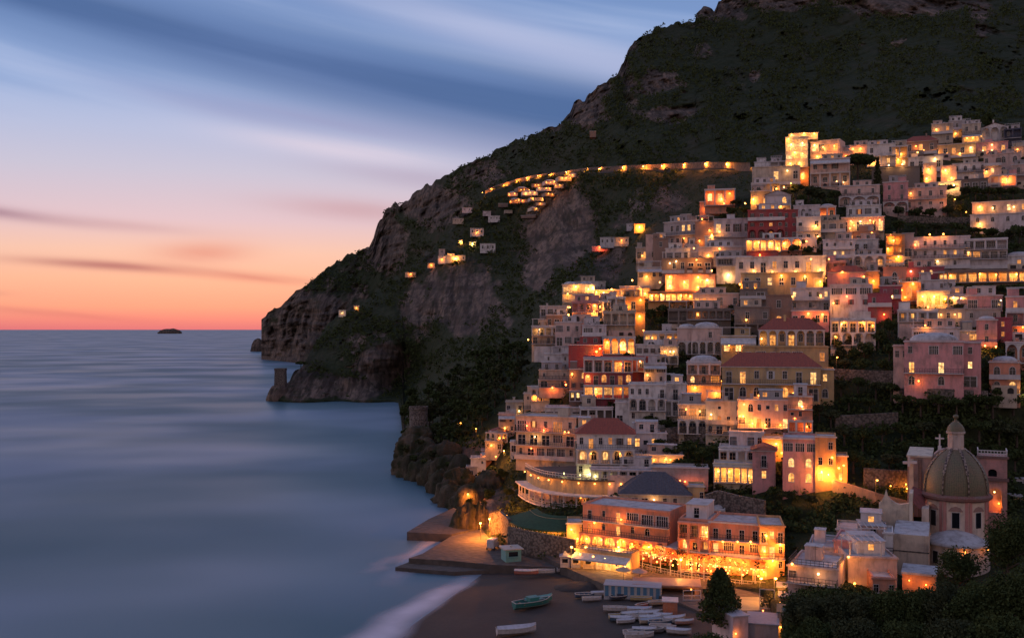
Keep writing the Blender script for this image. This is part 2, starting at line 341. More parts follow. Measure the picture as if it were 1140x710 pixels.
vm = t.new('ShaderNodeMapping'); t.l.new(pos, vm.inputs[0]); vm.inputs['Scale'].default_value = (0.2, 0.03, 0.025)
rk = t.mix(t.sm(t.noise(vm.outputs[0], 1.0, 5, 0.65), 0.5, 0.6, 0, 0.75), rk, (0.045, 0.036, 0.03, 1))
rk = t.mix(t.sm(n2, 0.52, 0.68, 0, 0.85), rk, (0.034, 0.04, 0.02, 1))
vo = t.new('ShaderNodeTexVoronoi', feature='DISTANCE_TO_EDGE'); wp = t.new('ShaderNodeVectorMath', operation='ADD'); nv = t.new('ShaderNodeVectorMath', operation='SCALE')
t.l.new(t.noise(pos, 0.05, 4, 0.6, 1), nv.inputs[0]); nv.inputs['Scale'].default_value = 7; t.l.new(mp.outputs[0], wp.inputs[0]); t.l.new(nv.outputs[0], wp.inputs[1])
t.l.new(wp.outputs[0], vo.inputs[0]); vo.inputs['Scale'].default_value = 0.075
rk = t.mix(t.sm(vo.outputs['Distance'], 0.10, 0.0, 0, 0.5), rk, (0.04, 0.033, 0.028, 1))
rk = t.mix(t.sm(t.noise(mp.outputs[0], 0.16, 6, 0.72), 0.5, 0.66, 0, 0.7), rk, (0.035, 0.033, 0.022, 1))
vg = t.mix(t.sm(n2, 0.35, 0.65), (0.022, 0.030, 0.013, 1), (0.036, 0.042, 0.02, 1)); vg = t.mix(t.sm(n1, 0.5, 0.72, 0, 0.6), vg, (0.055, 0.046, 0.032, 1))
t.put(b.inputs['Base Color'], t.mix(t.sm(t.m('ADD', att, t.m('MULTIPLY_ADD', n2, 0.5, -0.25)), 0.3, 0.55), vg, rk)); b.inputs['Roughness'].default_value = 0.95
b.inputs['Specular IOR Level'].default_value = 0.1
bump(t, b, t.m('ADD', t.m('ADD', n3, n2), t.m('MULTIPLY', t.sm(vo.outputs['Distance'], 0.0, 0.3), 0.8)), 0.8, 1.3); M_HILL = m
def sheet(name, D, top, bot, xs, rows, rockL, skirt, back, amp_veg, amp_rock, calm=None):
    T = np.interp(xs, *np.array(top, float).T); Bt = np.interp(xs, *np.array(bot, float).T)
    tt = np.linspace(0, 1, rows) ** 0.9
    PX = np.repeat(xs[:, None], rows, 1); PY = Bt[:, None] + (T - Bt)[:, None] * tt[None]
    PY = PY + (vnoise(np.c_[PX.ravel() / 5, PX.ravel() * 0, PX.ravel() * 0]).reshape(PX.shape) * 3.4 + vnoise(np.c_[PX.ravel() / 1.7, PX.ravel() * 0 + 9, PX.ravel() * 0]).reshape(PX.shape) * 1.2) * (tt[None] ** 8)
    Y = np.concatenate([D(PX[i], PY[i]) for i in range(len(xs))]).reshape(PX.shape)
    rk = mask(PX, PY, rockL)
    q_ = np.c_[PX.ravel() / 16, PY.ravel() / 13, PX.ravel() * 0]; rk = np.clip(rk + (0.55 * fbm(q_, 4, .6).reshape(PX.shape) - 0.02) * (rk > .12) + (fbm(q_ * 1.3 + 40, 4, .6).reshape(PX.shape) > .28) * .35 * (1 if rows < 205 else in_town(PX, PY) > .5), 0, 1.2)
    X3 = (PX - CX) / F * Y; Z3 = CAMH - (PY - CY) / F * Y
    pts = np.c_[X3.ravel(), Y.ravel(), Z3.ravel()]
    r = np.clip(rk.ravel() * 1.4, 0, 1)
    sx = 700.0 / Y.ravel()[:, None] ** 0.85 * 0.42
    d = amp_rock * r * (0.75 * fbm(pts * (0.045, 0.0, 0.02), 5, 0.55) + 0.5 * fbm(pts * (0.13, 0.0, 0.035) + 7, 4, .55, True) + 0.3 * fbm(pts * (0.03, 0.0, 0.16) + 3, 3, .5)) + amp_veg * (1 - r) * fbm(pts * 0.06, 4, 0.6)
    if calm is not None: d = d * calm(PX.ravel(), PY.ravel())
    edge = np.repeat(np.minimum(1, np.minimum(tt * 14, 1))[None], len(xs), 0).ravel()
    Yn = (Y.ravel() + np.abs(d) * 0.4 + d * edge).reshape(Y.shape)
    # a bulge away from the eye along each sight line keeps the surveyed outline
    X3 = (PX - CX) / F * Yn; Z3 = CAMH - (PY - CY) / F * Yn
    V = np.stack([X3, Yn, Z3], 2)
    b0 = V[:, :1].copy(); b0[:, :, 2] = np.minimum(b0[:, :, 2] - skirt, -4); b0[:, :, 1] -= 0
    e = V[:, -1:].copy(); ext = []
    for dy, dz in back:
        q = e.copy(); q[:, :, 0] *= (q[:, :, 1] + dy) / q[:, :, 1]; q[:, :, 1] += dy; q[:, :, 2] += dz; ext.append(q)
    V = np.concatenate([b0, V] + ext, 1); rr = np.concatenate([rk[:, :1], rk] + [rk[:, -1:]] * len(ext), 1)
    n, k = V.shape[:2]; idx = np.arange(n * k).reshape(n, k)
    f = np.stack([idx[:-1, :-1], idx[1:, :-1], idx[1:, 1:], idx[:-1, 1:]], 2).reshape(-1, 4)
    me = mesh_np(name, V.reshape(-1, 3), f, M_HILL, True)
    a = me.attributes.new('rock', 'FLOAT', 'POINT'); a.data.foreach_set('value', rr.ravel().astype(np.float32))
    o = put(name, me); return kind(o, 'structure')
def in_town(px, py):                                  # ground is smoothed where houses stand
    return 1 - 0.97 / (1 + np.exp(-(px - np.interp(py, [130, 200, 300, 350, 400, 480, 560, 640], [860, 760, 660, 590, 570, 520, 560, 560])) / 8))
RDX, RDY = [540,552,565,578,592,606,622,640,655,680,700,730,760,790,820,840], [216,211,207,203,200,198,197,194,192,191,190,189,188,187,188,189]
def road_calm(px, py):                                # the slope is cut even where the road runs
    g = np.exp(-((py - np.interp(px, RDX, RDY)) / 11.0) ** 2) * np.clip((px - 525) / 15, 0, 1) * np.clip((865 - px) / 15, 0, 1); return 1 - g
sheet('terrain', DM, TOPM, BOTM, np.arange(296, 1240, 2.2), 210, ROCK_M, 3, [(25, -2), (120, -40), (200, -150)], 3.0, 15.0, lambda a, b_: in_town(a, b_) * road_calm(a, b_))
sheet('mountain', DU, SIL, [(291,399),(300,400),(320,401),(340,405),(360,440),(460,400),(560,290),(640,240),(850,215),(1000,185),(1300,165)], np.arange(291, 1300, 2.4), 200, ROCK_U, 30, [(30, -3), (200, -60), (500, -500)], 8.0, 36.0, road_calm)

# ---------------------------------------------------------------- sea, islet, beach, quays
m, t, b = mat('long_exposure_sea'); pos = worldpos(t)
mp = t.new('ShaderNodeMapping'); t.l.new(pos, mp.inputs[0]); mp.inputs['Scale'].default_value = (0.8, 1, 1)
n1 = t.noise(mp.outputs[0], 0.012, 2, 0.45); n2 = t.noise(mp.outputs[0], 0.035, 2, 0.5)
t.put(b.inputs['Base Color'], t.mix(t.sm(t.noise(mp.outputs[0], 0.0075, 3, 0.5), 0.4, 0.62), (0.035, 0.115, 0.15, 1), (0.15, 0.225, 0.31, 1)))
t.put(b.inputs['Roughness'], t.sm(n1, 0.3, 0.7, 0.36, 0.52)); b.inputs['IOR'].default_value = 1.33; b.inputs['Specular IOR Level'].default_value = 0.85
bump(t, b, t.m('ADD', n1, t.m('MULTIPLY', n2, 0.15)), 0.035, 5.0); M_SEA = m
mb = MB(); mb.quad((-30000, -300, 0), (30000, -300, 0), (30000, 50000, 0), (-30000, 50000, 0)); kind(mb.build('sea', M_SEA), 'structure')
def rock_lump(name, px, py, wpx, hpx, Y, label, seed, d=0.7, crag=False):
    wd = wpx / F * Y; h = hpx / F * Y; n = 40; V = []; Fc = []
    prof = [(1, -0.3), (1, 0.0), (0.92, 0.25), (0.75, 0.5), (0.52, 0.75), (0.28, 0.93), (0.01, 1)]
    if crag: prof = [(1.05, -0.3), (1, 0.0), (0.97, 0.15), (.93, .3), (0.88, 0.45), (.82, .6), (0.72, 0.75), (.58, .87), (0.36, 0.96), (0.01, 1)]
    for j, (r, z) in enumerate(prof):
        for i in range(n):
            a = 2 * math.pi * i / n; V.append((r * wd / 2 * math.cos(a), r * wd / 2 * d * math.sin(a), z * h))
    V = np.array(V); q = fbm(V / max(wd, 1) * 4 + seed, 4, 0.55, True)
    V *= (1 + 0.28 * q)[:, None]
    if crag: V[:, :2] *= (1 + .35 * fbm(V * (.5, .5, .16) + seed, 4, .6) + .2 * fbm(V * (1.2, 1.2, .5) + seed, 3, .6, True))[:, None]; V[:, 2] *= 1 + .2 * fbm(V * .4 + seed, 2)
    for j in range(len(prof) - 1):
        for i in range(n): Fc.append((j * n + i, j * n + (i + 1) % n, (j + 1) * n + (i + 1) % n, (j + 1) * n + i))
    o = put(name, mesh_np(name, V, Fc, M_STONE if Y < 400 and not crag else M_HILL, True)); o.location = P(px, py, Y); o.location.z = max(o.location.z, 0)
    if Y > 400 or crag:
        a = o.data.attributes.new('rock', 'FLOAT', 'POINT'); a.data.foreach_set('value', np.full(len(V), 0.8 if not crag else 0.42, np.float32))
    return tag(o, label, 'rock')
rock_lump('rock_islet', 189, 370, 24, 4.0, 9500, 'low dark islet alone on the sea horizon', 3)
rock_lump('sea_stack', 287, 391, 15, 13, 2020, 'small dark sea rock off the tip of the headland', 8)
m, t, b = mat('dark_volcanic_sand'); pos = worldpos(t)
n1 = t.noise(pos, 0.12, 4, 0.6); n2 = t.noise(pos, 1.6, 4, 0.7)
t.put(b.inputs['Base Color'], t.mix(t.sm(n2, 0.3, 0.75), t.mix(t.sm(n1, 0.35, 0.65), (0.036, 0.028, 0.024, 1), (0.058, 0.045, 0.036, 1)), (0.038, 0.031, 0.028, 1)))
b.inputs['Roughness'].default_value = 0.9; bump(t, b, n2, 0.5, 0.12); M_SAND = m
S0 = G(432, 715, 0); S1 = G(534, 641, 0); sd = (S1 - S0).normalized(); sn = Vector((sd.y, -sd.x, 0))   # shoreline
def beach_z(x, y):
    dd = (x - S0.x) * sn.x + (y - S0.y) * sn.y
    return np.clip(0.055 * dd, -1.2, 2.45)
gx, gy = np.meshgrid(np.arange(-45, 45, 0.6), np.arange(70, 192, 0.6), indexing='ij')
gz = beach_z(gx, gy) + 0.10 * fbm(np.c_[gx.ravel() * 0.15, gy.ravel() * 0.15, gx.ravel() * 0], 3).reshape(gx.shape) * (beach_z(gx, gy) > 0.3)
n, k = gx.shape; idx = np.arange(n * k).reshape(n, k)
kind(put('beach', mesh_np('beach', np.stack([gx, gy, gz], 2).reshape(-1, 3), np.stack([idx[:-1, :-1], idx[1:, :-1], idx[1:, 1:], idx[:-1, 1:]], 2).reshape(-1, 4), M_SAND, True)), 'structure')
# surf smeared into mist by the exposure: a thin wedge of white water on the sand
m, t, b = mat('blurred_surf'); pos = worldpos(t)
a = t.new('ShaderNodeAttribute', attribute_name='foam').outputs['Fac']; n1 = t.noise(pos, 0.12, 3); n2 = t.noise(pos, 0.5, 2)
b.inputs['Base Color'].default_value = (0.72, 0.68, 0.74, 1); b.inputs['Roughness'].default_value = 0.8
t.put(b.inputs['Alpha'], t.m('MULTIPLY', a, t.m('MULTIPLY_ADD', n1, 0.7, 0.45), clamp=True)); M_FOAM = m
def surf(A, B, w0, w1, off0, off1, peak, z=0.05, prof=None):
    A = Vector(A); B = Vector(B); d = (B - A); L = d.length; d.normalize(); nn = Vector((d.y, -d.x, 0)); V = []; al = []; nu, nv = 60, 26
    for i in range(nu):
        u = i / (nu - 1); wd = w0 + (w1 - w0) * u; of = off0 + (off1 - off0) * u
        wob = 0.6 * math.sin(u * 9) + 0.4 * math.sin(u * 23 + 1)
        for j in range(nv):
            v = j / (nv - 1); q = A + d * (u * L) + nn * (of + wd * (v - 0.5) + wob)
            V.append((q.x, q.y, max(0, float(beach_z(q.x, q.y)) if prof is None else 0) + z))
            e = math.sin(math.pi * v) ** 1.3 * min(1, u * 4) * min(1, (1 - u) * 4); al.append(e * peak)
    ix = np.arange(nu * nv).reshape(nu, nv)
    f = np.stack([ix[:-1, :-1], ix[1:, :-1], ix[1:, 1:], ix[:-1, 1:]], 2).reshape(-1, 4)
    me = mesh_np('surf', V, f, M_FOAM, True); at = me.attributes.new('foam', 'FLOAT', 'POINT'); at.data.foreach_set('value', np.array(al, np.float32))
    return kind(put('surf', me), 'stuff')
e = (S1 - S0)
surf(S0 - e * 0.3, S1 + e * 0.06, 13, 5.0, -3.6, -2.0, 1.0)
surf(G(430, 655, 0), G(505, 588, 0), 8, 6, -1, -1.0, 0.55, 0.06, 1)
surf(G(405, 640, 0), G(450, 615, 0), 6, 5, 0, 0, 0.3, 0.09, 1)
def slab(name, pts, z0, z1, material):
    mb = MB(); q = [G(x, y, z1) for x, y in pts]
    mb.prism([(p.x, p.y) for p in q][::-1] if sum((q[i].x * q[(i + 1) % len(q)].y - q[(i + 1) % len(q)].x * q[i].y) for i in range(len(q))) < 0 else [(p.x, p.y) for p in q], z0, z1)
    return kind(mb.build(name, material), 'structure')
slab('quay', [(440,631), (458,624), (520,622), (600,628), (640,633), (640,637), (545,634), (505,636)], -3, 0.75, M_PAVE)
slab('quay', [(455,621), (470,616), (503,596), (545,586), (560,590), (640,612), (640,632), (545,628), (505,624)], -3, 1.75, M_PAVE)
slab('quay', [(453,592), (478,577), (505,565), (535,575), (548,584), (503,594.5)], -3, 1.752, M_PAVE)
slab('promenade', [(560,596), (640,604), (760,622), (890,640), (905,720), (815,718), (800,690), (752,668), (705,655), (672,650), (640,636)], -2, 2.6, M_PAVE)

# ---------------------------------------------------------------- far woods: one mass of crowns on the slopes
def leaf_quads(c, size, nrm=None, flat=0.35):
    n = len(c); a = rng.normal(size=(n, 3)); a /= np.linalg.norm(a, axis=1)[:, None]
    b_ = rng.normal(size=(n, 3)); b_ -= (b_ * a).sum(1)[:, None] * a; b_ /= np.linalg.norm(b_, axis=1)[:, None]
    s = np.asarray(size).reshape(-1, 1) * rng.uniform(0.6, 1.3, (n, 1)); a = a * s; b_ = b_ * s * rng.uniform(0.5, 1, (n, 1))
    V = np.stack([c - a * 0.5 - b_ * 0.2, c + b_ * 0.5, c + a * 0.5 + b_ * 0.1, c - b_ * 0.5], 1).reshape(-1, 3)
    return V, np.arange(n * 4).reshape(n, 4)
def woods(name, D, inside, count, rockL, dens, kq, size_px, material, box):
    px = rng.uniform(box[0], box[1], count); py = rng.uniform(box[2], box[3], count)
    k = inside(px, py) & (mask(px, py, rockL) < 0.42 + 0.25 * rng.random(count)) & (vnoise(np.c_[px / 22, py / 12, px * 0]) + 0.55 > rng.random(count) * dens)
    px, py = px[k], py[k]; Y = D(px, py) * 0.998
    base = np.c_[(px - CX) / F * Y, Y, CAMH - (py - CY) / F * Y]
    rad = rng.uniform(0.5, 1.25, len(px)) * np.clip(size_px * Y / F, 1.3, 6)
    c = np.repeat(base, kq, 0); rr = np.repeat(rad, kq)
    u = rng.normal(size=(len(c), 3)); u /= np.linalg.norm(u, axis=1)[:, None]; u *= (rng.random(len(c)) ** 0.4)[:, None] * rr[:, None]
    u[:, 2] = u[:, 2] * 0.8 + rr * 0.75; u[:, 1] *= 0.8
    V, f = leaf_quads(c + u, rr * 0.85)
    return kind(put(name, mesh_np(name, V, f, material)), 'stuff')
topM = lambda x: np.interp(x, *np.array(TOPM, float).T); botM = lambda x: np.interp(x, *np.array(BOTM, float).T)
sil = lambda x: np.interp(x, *np.array(SIL, float).T)
far_green = lambda x, y: (y > topM(x) + 1) & (y < botM(x) - 2) & (in_town(x, y) > 0.5)
woods('hillside_scrub', DM, far_green, 32000, ROCK_M, 0.7, 9, 2.4, M_FOREST, (330, 860, 190, 560))
woods('mountain_woods', DU, lambda x, y: (y > sil(x) + 0.5) & (y < topM(x) - 1), 52000, ROCK_U, 0.65, 7, 2.3, M_FOREST, (340, 1150, -10, 330))

# ================================================================ HOUSE KIT
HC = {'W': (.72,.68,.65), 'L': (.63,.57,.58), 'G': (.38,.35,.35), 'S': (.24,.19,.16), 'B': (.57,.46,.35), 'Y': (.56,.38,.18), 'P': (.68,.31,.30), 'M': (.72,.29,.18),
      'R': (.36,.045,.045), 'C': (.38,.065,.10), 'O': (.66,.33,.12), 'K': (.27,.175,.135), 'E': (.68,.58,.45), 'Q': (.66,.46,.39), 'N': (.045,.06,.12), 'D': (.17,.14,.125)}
SHUT = {'g': (.03,.07,.05), 'b': (.09,.05,.035), 'r': (.2,.035,.03), 'w': (.5,.48,.47), 'n': (.06,.05,.05)}
def arch_pts(x0, x1, z0, z1, k=7, spring=0.62):
    zc = z0 + (z1 - z0) * spring if (z1 - z0) * (1 - spring) < (x1 - x0) * 0.75 else z1 - (x1 - x0) / 2
    xm = (x0 + x1) / 2; r = (x1 - x0) / 2; top = z1 - zc
    return [(x0, z0)] + [(xm - r * math.cos(math.pi * i / k), zc + top * math.sin(math.pi * i / k)) for i in range(k + 1)] + [(x1, z0)]
def cell(mb, x0, x1, z0, z1, hole, y=0.0, rec=0.22, m=0):
    """one bay of wall with a real opening"""
    Q = lambda a, b, c, d: mb.quad(*[(p[0], y, p[1]) for p in (a, b, c, d)], m)
    if hole is None: Q((x0, z0), (x1, z0), (x1, z1), (x0, z1)); return
    hx0, hx1, hz0, hz1, arched = hole
    Q((x0, z0), (hx0, z0), (hx0, z1), (x0, z1)); Q((hx1, z0), (x1, z0), (x1, z1), (hx1, z1))
    if hz0 > z0 + 1e-3: Q((hx0, z0), (hx1, z0), (hx1, hz0), (hx0, hz0))
    out = arch_pts(hx0, hx1, hz0, hz1) if arched else [(hx0, hz0), (hx0, hz1), (hx1, hz1), (hx1, hz0)]
    top = out[1:-1]
    for a, b in zip(top[:-1], top[1:]):
        if b[0] - a[0] > 1e-5: Q(a, b, (b[0], z1), (a[0], z1))
    if rec:
        for a, b in zip(out, out[1:] + out[:1]): mb.quad((a[0], y, a[1]), (a[0], y + rec, a[1]), (b[0], y + rec, b[1]), (b[0], y, b[1]), m)
_wc = {}
def window_mesh(typ, litk, split):
    """unit-size window: surround, sash bars, shutters; pane apart when it is a sub-part"""
    key = (typ, litk, split)
    if key in _wc: return _wc[key]
    fr = MB(); pn = MB(); arched = typ == 'a'
    P0 = arch_pts(-.5, .5, 0, 1) if arched else [(-.5, 0), (-.5, 1), (.5, 1), (.5, 0)]
    sc_ = 1.16; P1 = [(x * sc_, z * 1.05 if z > 0.01 else -0.0) for x, z in P0]
    for i in range(len(P0) - 1):                      # painted surround, 3 cm proud
        a, b, c, d = P0[i], P0[i + 1], P1[i + 1], P1[i]
        fr.quad((a[0], -.035, a[1]), (b[0], -.035, b[1]), (c[0], -.035, c[1]), (d[0], -.035, d[1]), 0)
        fr.quad((d[0], -.035, d[1]), (c[0], -.035, c[1]), (c[0], 0, c[1]), (d[0], 0, d[1]), 0)
    if typ in 'wsao': fr.box(-.62, .62, -.09, -.001, -.06, 0, 0)            # sill
    top = 0.93 if arched else 1.0
    nb = 4 if typ == 'g' else 1
    if typ != 'o':
        for i in range(nb):
            x = -0.5 + (i + 1) / (nb + 1) if nb > 1 else 0
            fr.box(x - .035, x + .035, .12, .155, 0, top, 1)
        fr.box(-.5, .5, .125, .15, .62, .655, 1)
    if typ == 's':
        for sgn in (-1, 1):
            fr.box(min(sgn * .56, sgn * 1.02), max(sgn * .56, sgn * 1.02), -.08, -.04, 0, 1, 2)
    pn.poly([(x, .17, z) for x, z in reversed(P0)][::-1], 0)
    pm = {'': M_GLASS, 'l': M_LIT, 'h': M_LITB}[litk]
    if split: r = (fr.mesh('window', [M_TRIM, M_FRAME, M_SHUT]), pn.mesh('pane', [pm]))
    else:
        for f in pn.f: fr.poly([pn.v[i] for i in f], 3)
        r = (fr.mesh('window', [M_TRIM, M_FRAME, M_SHUT, pm]), None)
    _wc[key] = r; return r
def add_window(par, typ, litk, x, z, wd, ht, y, split, shut):
    fm, pm = window_mesh(typ, litk, split)
    o = put('door' if typ == 'd' else 'window', fm, par, shut, (x, y, z), 0, (wd, 1, ht))
    if pm: put('pane', pm, o)
    return o
def railing_mb(mb, pts, h, step=0.45, th=0.045, m=0):
    for a, b in zip(pts[:-1], pts[1:]):
        a = Vector(a); b = Vector(b); L = (b - a).length; n = max(1, int(L / step))
        for i in range(n + 1):
            q = a.lerp(b, i / n); mb.beam(q, q + Vector((0, 0, h)), th, None, m)
        for hh in (h, h * 0.5, 0.08): mb.beam(a + Vector((0, 0, hh)), b + Vector((0, 0, hh)), th * 1.2, None, m)
LAMPN = [0]
def point(par, loc, power, k='y', rad=0.18):
    l = bpy.data.lights.new('lamp_light', 'POINT'); l.energy = power; l.color = LCOL[k]; l.shadow_soft_size = rad
    o = bpy.data.objects.new('lamp_light', l); COL.objects.link(o); o.location = loc; o.parent = par; LAMPN[0] += 1; return o
_bm = {}
def wall_lamp(par, loc, power, k, size=0.2):
    """bracket and glowing globe on a wall, with its own light"""
    if (k, size) not in _bm:
        mb = MB(); mb.lathe([(0.01, -size), (size * .7, -size * .7), (size, 0), (size * .7, size * .7), (0.01, size)], n=8, m=0)
        mb.box(-.03, .03, 0, .55, size, size + .07, 1); mb.box(-.03, .03, -.03, .03, size * .9, size + .07, 1)
        _bm[(k, size)] = mb.mesh('wall_lamp', [M_BULB[k], M_IRON])
    o = put('wall_lamp', _bm[(k, size)], par, None, loc)
    point(o, (0, -0.05, -size - 0.22), power, k)
def plan(px, py0, py1):
    return float(min(DM([px], [py0])[0], 1e9))
HOUSES = {}
LP = 3.5                                              # lamp power of the town
def H(x0, x1, yt, yb, col, rows, label, roof='flat', yaw=0, lamps=(), deep=None, name='house', cat='house', Y=None, shut='b', clutter=True, base=3.0, rail='iron', group=None, side=''):
    xc = (x0 + x1) / 2
    if Y is None: Y = float(DM([x0, xc, x1], [yb, yb, yb]).min()) * 0.994
    u = Y / F; wd = (x1 - x0) * u / max(0.5, math.cos(R(yaw))) ; h = (yb - yt) * u
    ray = math.atan((xc - CX) / F); rz = -ray - R(yaw)       # yaw > 0 turns the right end towards the viewer
    loc = P(xc, yb, Y)
    root = thing(name, label, cat, loc, rz, group); HOUSES[label] = root
    col = HC[col] if isinstance(col, str) else col
    rj = random.uniform(0.92, 1.06); col = tuple(min(.8, c * rj) for c in col)
    if deep is None:
        yy = float(DM([xc], [max(yt, 100)])[0]); deep = min(12.0, max(5.0, (yy - Y) * 0.9 + 1))
    rowl = rows.split('/'); n = len(rowl)
    if h / n / u > 6.5 and clutter:                    # a town of terraces: most fronts carry some balcony or gallery
        for r in range(n):
            if rowl[r] and rowl[r][0] not in '=+#~!^' and any(c not in '.' for c in rowl[r]):
                q = random.random(); rowl[r] = ('=' if q < .22 else '+' if q < .40 else '#' if q < .60 else '~' if q < .66 else '^' if q < .72 else '') + rowl[r]
    trimc = random.random() < .55; par_h = 0.55 if roof in ('flat', 'terrace', 'vault') else 0.12
    rh = (h - par_h) / n; pxh = rh / u; split = pxh >= 15
    wl = MB(); X0, X1 = -wd / 2, wd / 2
    off = 0.0; flat_y = 0.0
    for r, row in enumerate(rowl):
        z1 = h - par_h - r * rh; z0 = z1 - rh; pre = ''; lit_in = ''
        while row and row[0] in '=+#~!^': 
            pre += row[0]; row = row[1:]
        cells = row or '.'
        cw = wd / len(cells)
        for i, ch in enumerate(cells):
            cx0 = X0 + i * cw; cx1 = cx0 + cw; t_ = ch.lower(); litk = ''
            if ch.isupper(): litk = 'h' if random.random() < 0.3 else 'l'
            if t_ == '.': cell(wl, cx0, cx1, z0, z1, None); continue
            hh, ww, zb = {'w': (.45, .55, .32), 's': (.46, .5, .3), 'd': (.68, .46, .02), 'a': (.58, .62, .22), 'o': (.26, 1.0, .42), 'g': (.55, 99, .25), 'p': (.72, 1.1, .02), 'v': (.74, 99, .03)}[t_]
            wh = rh * hh; wwd = min(cw * (0.74 if t_ in 'gv' else 0.62 if t_ != 's' else 0.46), wh * ww if ww < 50 else cw * .74)
            zc = z0 + rh * zb; mid = (cx0 + cx1) / 2
            arched = t_ in 'a'
            cell(wl, cx0, cx1, z0, z1, (mid - wwd / 2, mid + wwd / 2, zc, zc + wh, arched))
            mt = {'p': 'd', 'v': 'g'}.get(t_, t_)
            add_window(root, mt, litk, mid, zc, wwd, wh, 0, split, SHUT[shut] if t_ == 's' else SHUT['n'])
            if t_ == 'd' and '=' not in pre and '#' not in pre and '~' not in pre and '+' not in pre and pxh > 9 and r < n - 1:
                b = MB(); bw = min(cw * .96, wwd * 2.2); b.box(mid - bw / 2, mid + bw / 2, -.85, -.005, z0 - .1, z0 + .04, 0)
                if pxh > 13: railing_mb(b, [(mid - bw / 2, -.05, z0 + .04), (mid - bw / 2, -.82, z0 + .04), (mid + bw / 2, -.82, z0 + .04), (mid + bw / 2, -.05, z0 + .04)], .95, .4, .045, 1)
                else: b.box(mid - bw / 2, mid + bw / 2, -.85, -.80, z0 + .041, z0 + .9, 1)
                b.build('balcony', [M_TRIM, M_IRON], root)
        if '=' in pre or '+' in pre or '#' in pre or '~' in pre:
            pr = 1.5 if ('#' in pre or '~' in pre) else 1.1
            sl = MB(); sl.box(X0 - .05, X1 + .05, -pr, -.004, z0 - .12, z0 + .05, 0)
            if '=' in pre:
                if pxh > 12: railing_mb(sl, [(X0, -.06, z0 + .05), (X0, -pr + .05, z0 + .05), (X1, -pr + .05, z0 + .05), (X1, -.06, z0 + .05)], .95, .5, .05, 1)
                else: railing_mb(sl, [(X0, -pr + .05, z0 + .05), (X1, -pr + .05, z0 + .05)], .9, .9, .09, 1)
            elif '+' in pre: sl.box(X0, X1, -pr, -pr + .14, z0 + .051, z0 + .95, 0)
            sl.build('balcony', [M_WALL if '+' in pre and r % 2 else M_TRIM, M_IRON if rail == 'iron' else M_WHITEIRON], root, False, col)
        if '#' in pre or '~' in pre:
            ar = MB(); nb = max(2, len(cells)); bw = wd / nb
            for i in range(nb):
                a = X0 + i * bw; c = min(.22, bw * .12)
                for yy in (-1.5, -1.28): cell(ar, a, a + bw, z0 + .05, z1 - .13, (a + c, a + bw - c, z0 + .06, z1 - (.13 if '~' in pre else .35), '~' in pre), yy, 0)
                hl = (arch_pts(a + c, a + bw - c, z0 + .06, z1 - .13) if '~' in pre else [(a + c, z0 + .06), (a + c, z1 - .35), (a + bw - c, z1 - .35), (a + bw - c, z0 + .06)])
                for p, q in zip(hl[:-1], hl[1:]): ar.quad((p[0], -1.5, p[1]), (p[0], -1.28, p[1]), (q[0], -1.28, q[1]), (q[0], -1.5, q[1]))
            ar.box(X0 - .03, X0 + .1, -1.49, -.005, z0 + .05, z1 - .14); ar.box(X1 - .1, X1 + .03, -1.49, -.005, z0 + .05, z1 - .14)
            ar.box(X0 - .1, X1 + .1, -1.62, -.006, z1 - .125, z1 + .1)
            ar.build('arcade', M_TRIM if trimc else M_WALL, root, False, col)
            if pxh > 7:
                pp = MB(); railing_mb(pp, [(X0 + .1, -1.4, z0 + .06), (X1 - .1, -1.4, z0 + .06)], .8, .5, .06); pp.build('railing', M_IRON if rail == 'iron' else M_WHITEIRON, root)
        if '!' in pre:
            kk = max(1, int(wd / 4.5))
            for i in range(kk):
                wall_lamp(root, (X0 + wd * (i + .5) / kk, -.75, z1 - rh * .3), 20 * LP * (rh / 3.0) ** 2, random.choice('yyow'), .13)
        if '^' in pre:
            aw = MB(); aw.quad((X0, -.02, z1 - .1), (X1, -.02, z1 - .1), (X1, -2.2, z1 - rh * .3), (X0, -2.2, z1 - rh * .3)); aw.quad((X0, -2.2, z1 - rh * .3), (X1, -2.2, z1 - rh * .3), (X1, -2.2, z1 - rh * .38), (X0, -2.2, z1 - rh * .38))
            for x in (X0 + .1, X1 - .1): aw.beam((x, -2.1, z0 + .1), (x, -2.1, z1 - rh * .3), .07)
            aw.build('awning', canvas('white', (.6, .57, .55)), root)
    cell(wl, X0, X1, h - par_h, h, None); cell(wl, X0, X1, -base, 0, None)
    for x, s in ((X0, -1), (X1, 1)): wl.quad((x, deep if s < 0 else 0, -base), (x, 0 if s < 0 else deep, -base), (x, 0 if s < 0 else deep, h), (x, deep if s < 0 else 0, h))
    wl.quad((X1, deep, -base), (X0, deep, -base), (X0, deep, h), (X1, deep, h))
    if roof in ('flat', 'terrace', 'vault'):
        t_ = .22; zi = h - .38                          # parapet ring and sunk roof deck
        for a in ((X0, X1, 0, t_), (X0, X1, deep - t_, deep), (X0, X0 + t_, t_, deep - t_), (X1 - t_, X1, t_, deep - t_)):
            wl.quad((a[0], a[2], h), (a[1], a[2], h), (a[1], a[3], h), (a[0], a[3], h))
        for (p, q) in (((X0 + t_, t_), (X1 - t_, t_)), ((X1 - t_, t_), (X1 - t_, deep - t_)), ((X1 - t_, deep - t_), (X0 + t_, deep - t_)), ((X0 + t_, deep - t_), (X0 + t_, t_))):
            wl.quad((p[0], p[1], zi), (q[0], q[1], zi), (q[0], q[1], h), (p[0], p[1], h))
        cn = MB(); cn.box(X0 - .22, X1 + .22, -.25, -.003, h - .34, h - .08); cn.build('cornice', M_TRIM if trimc else M_WALL, root, False, col)
        if side: pass
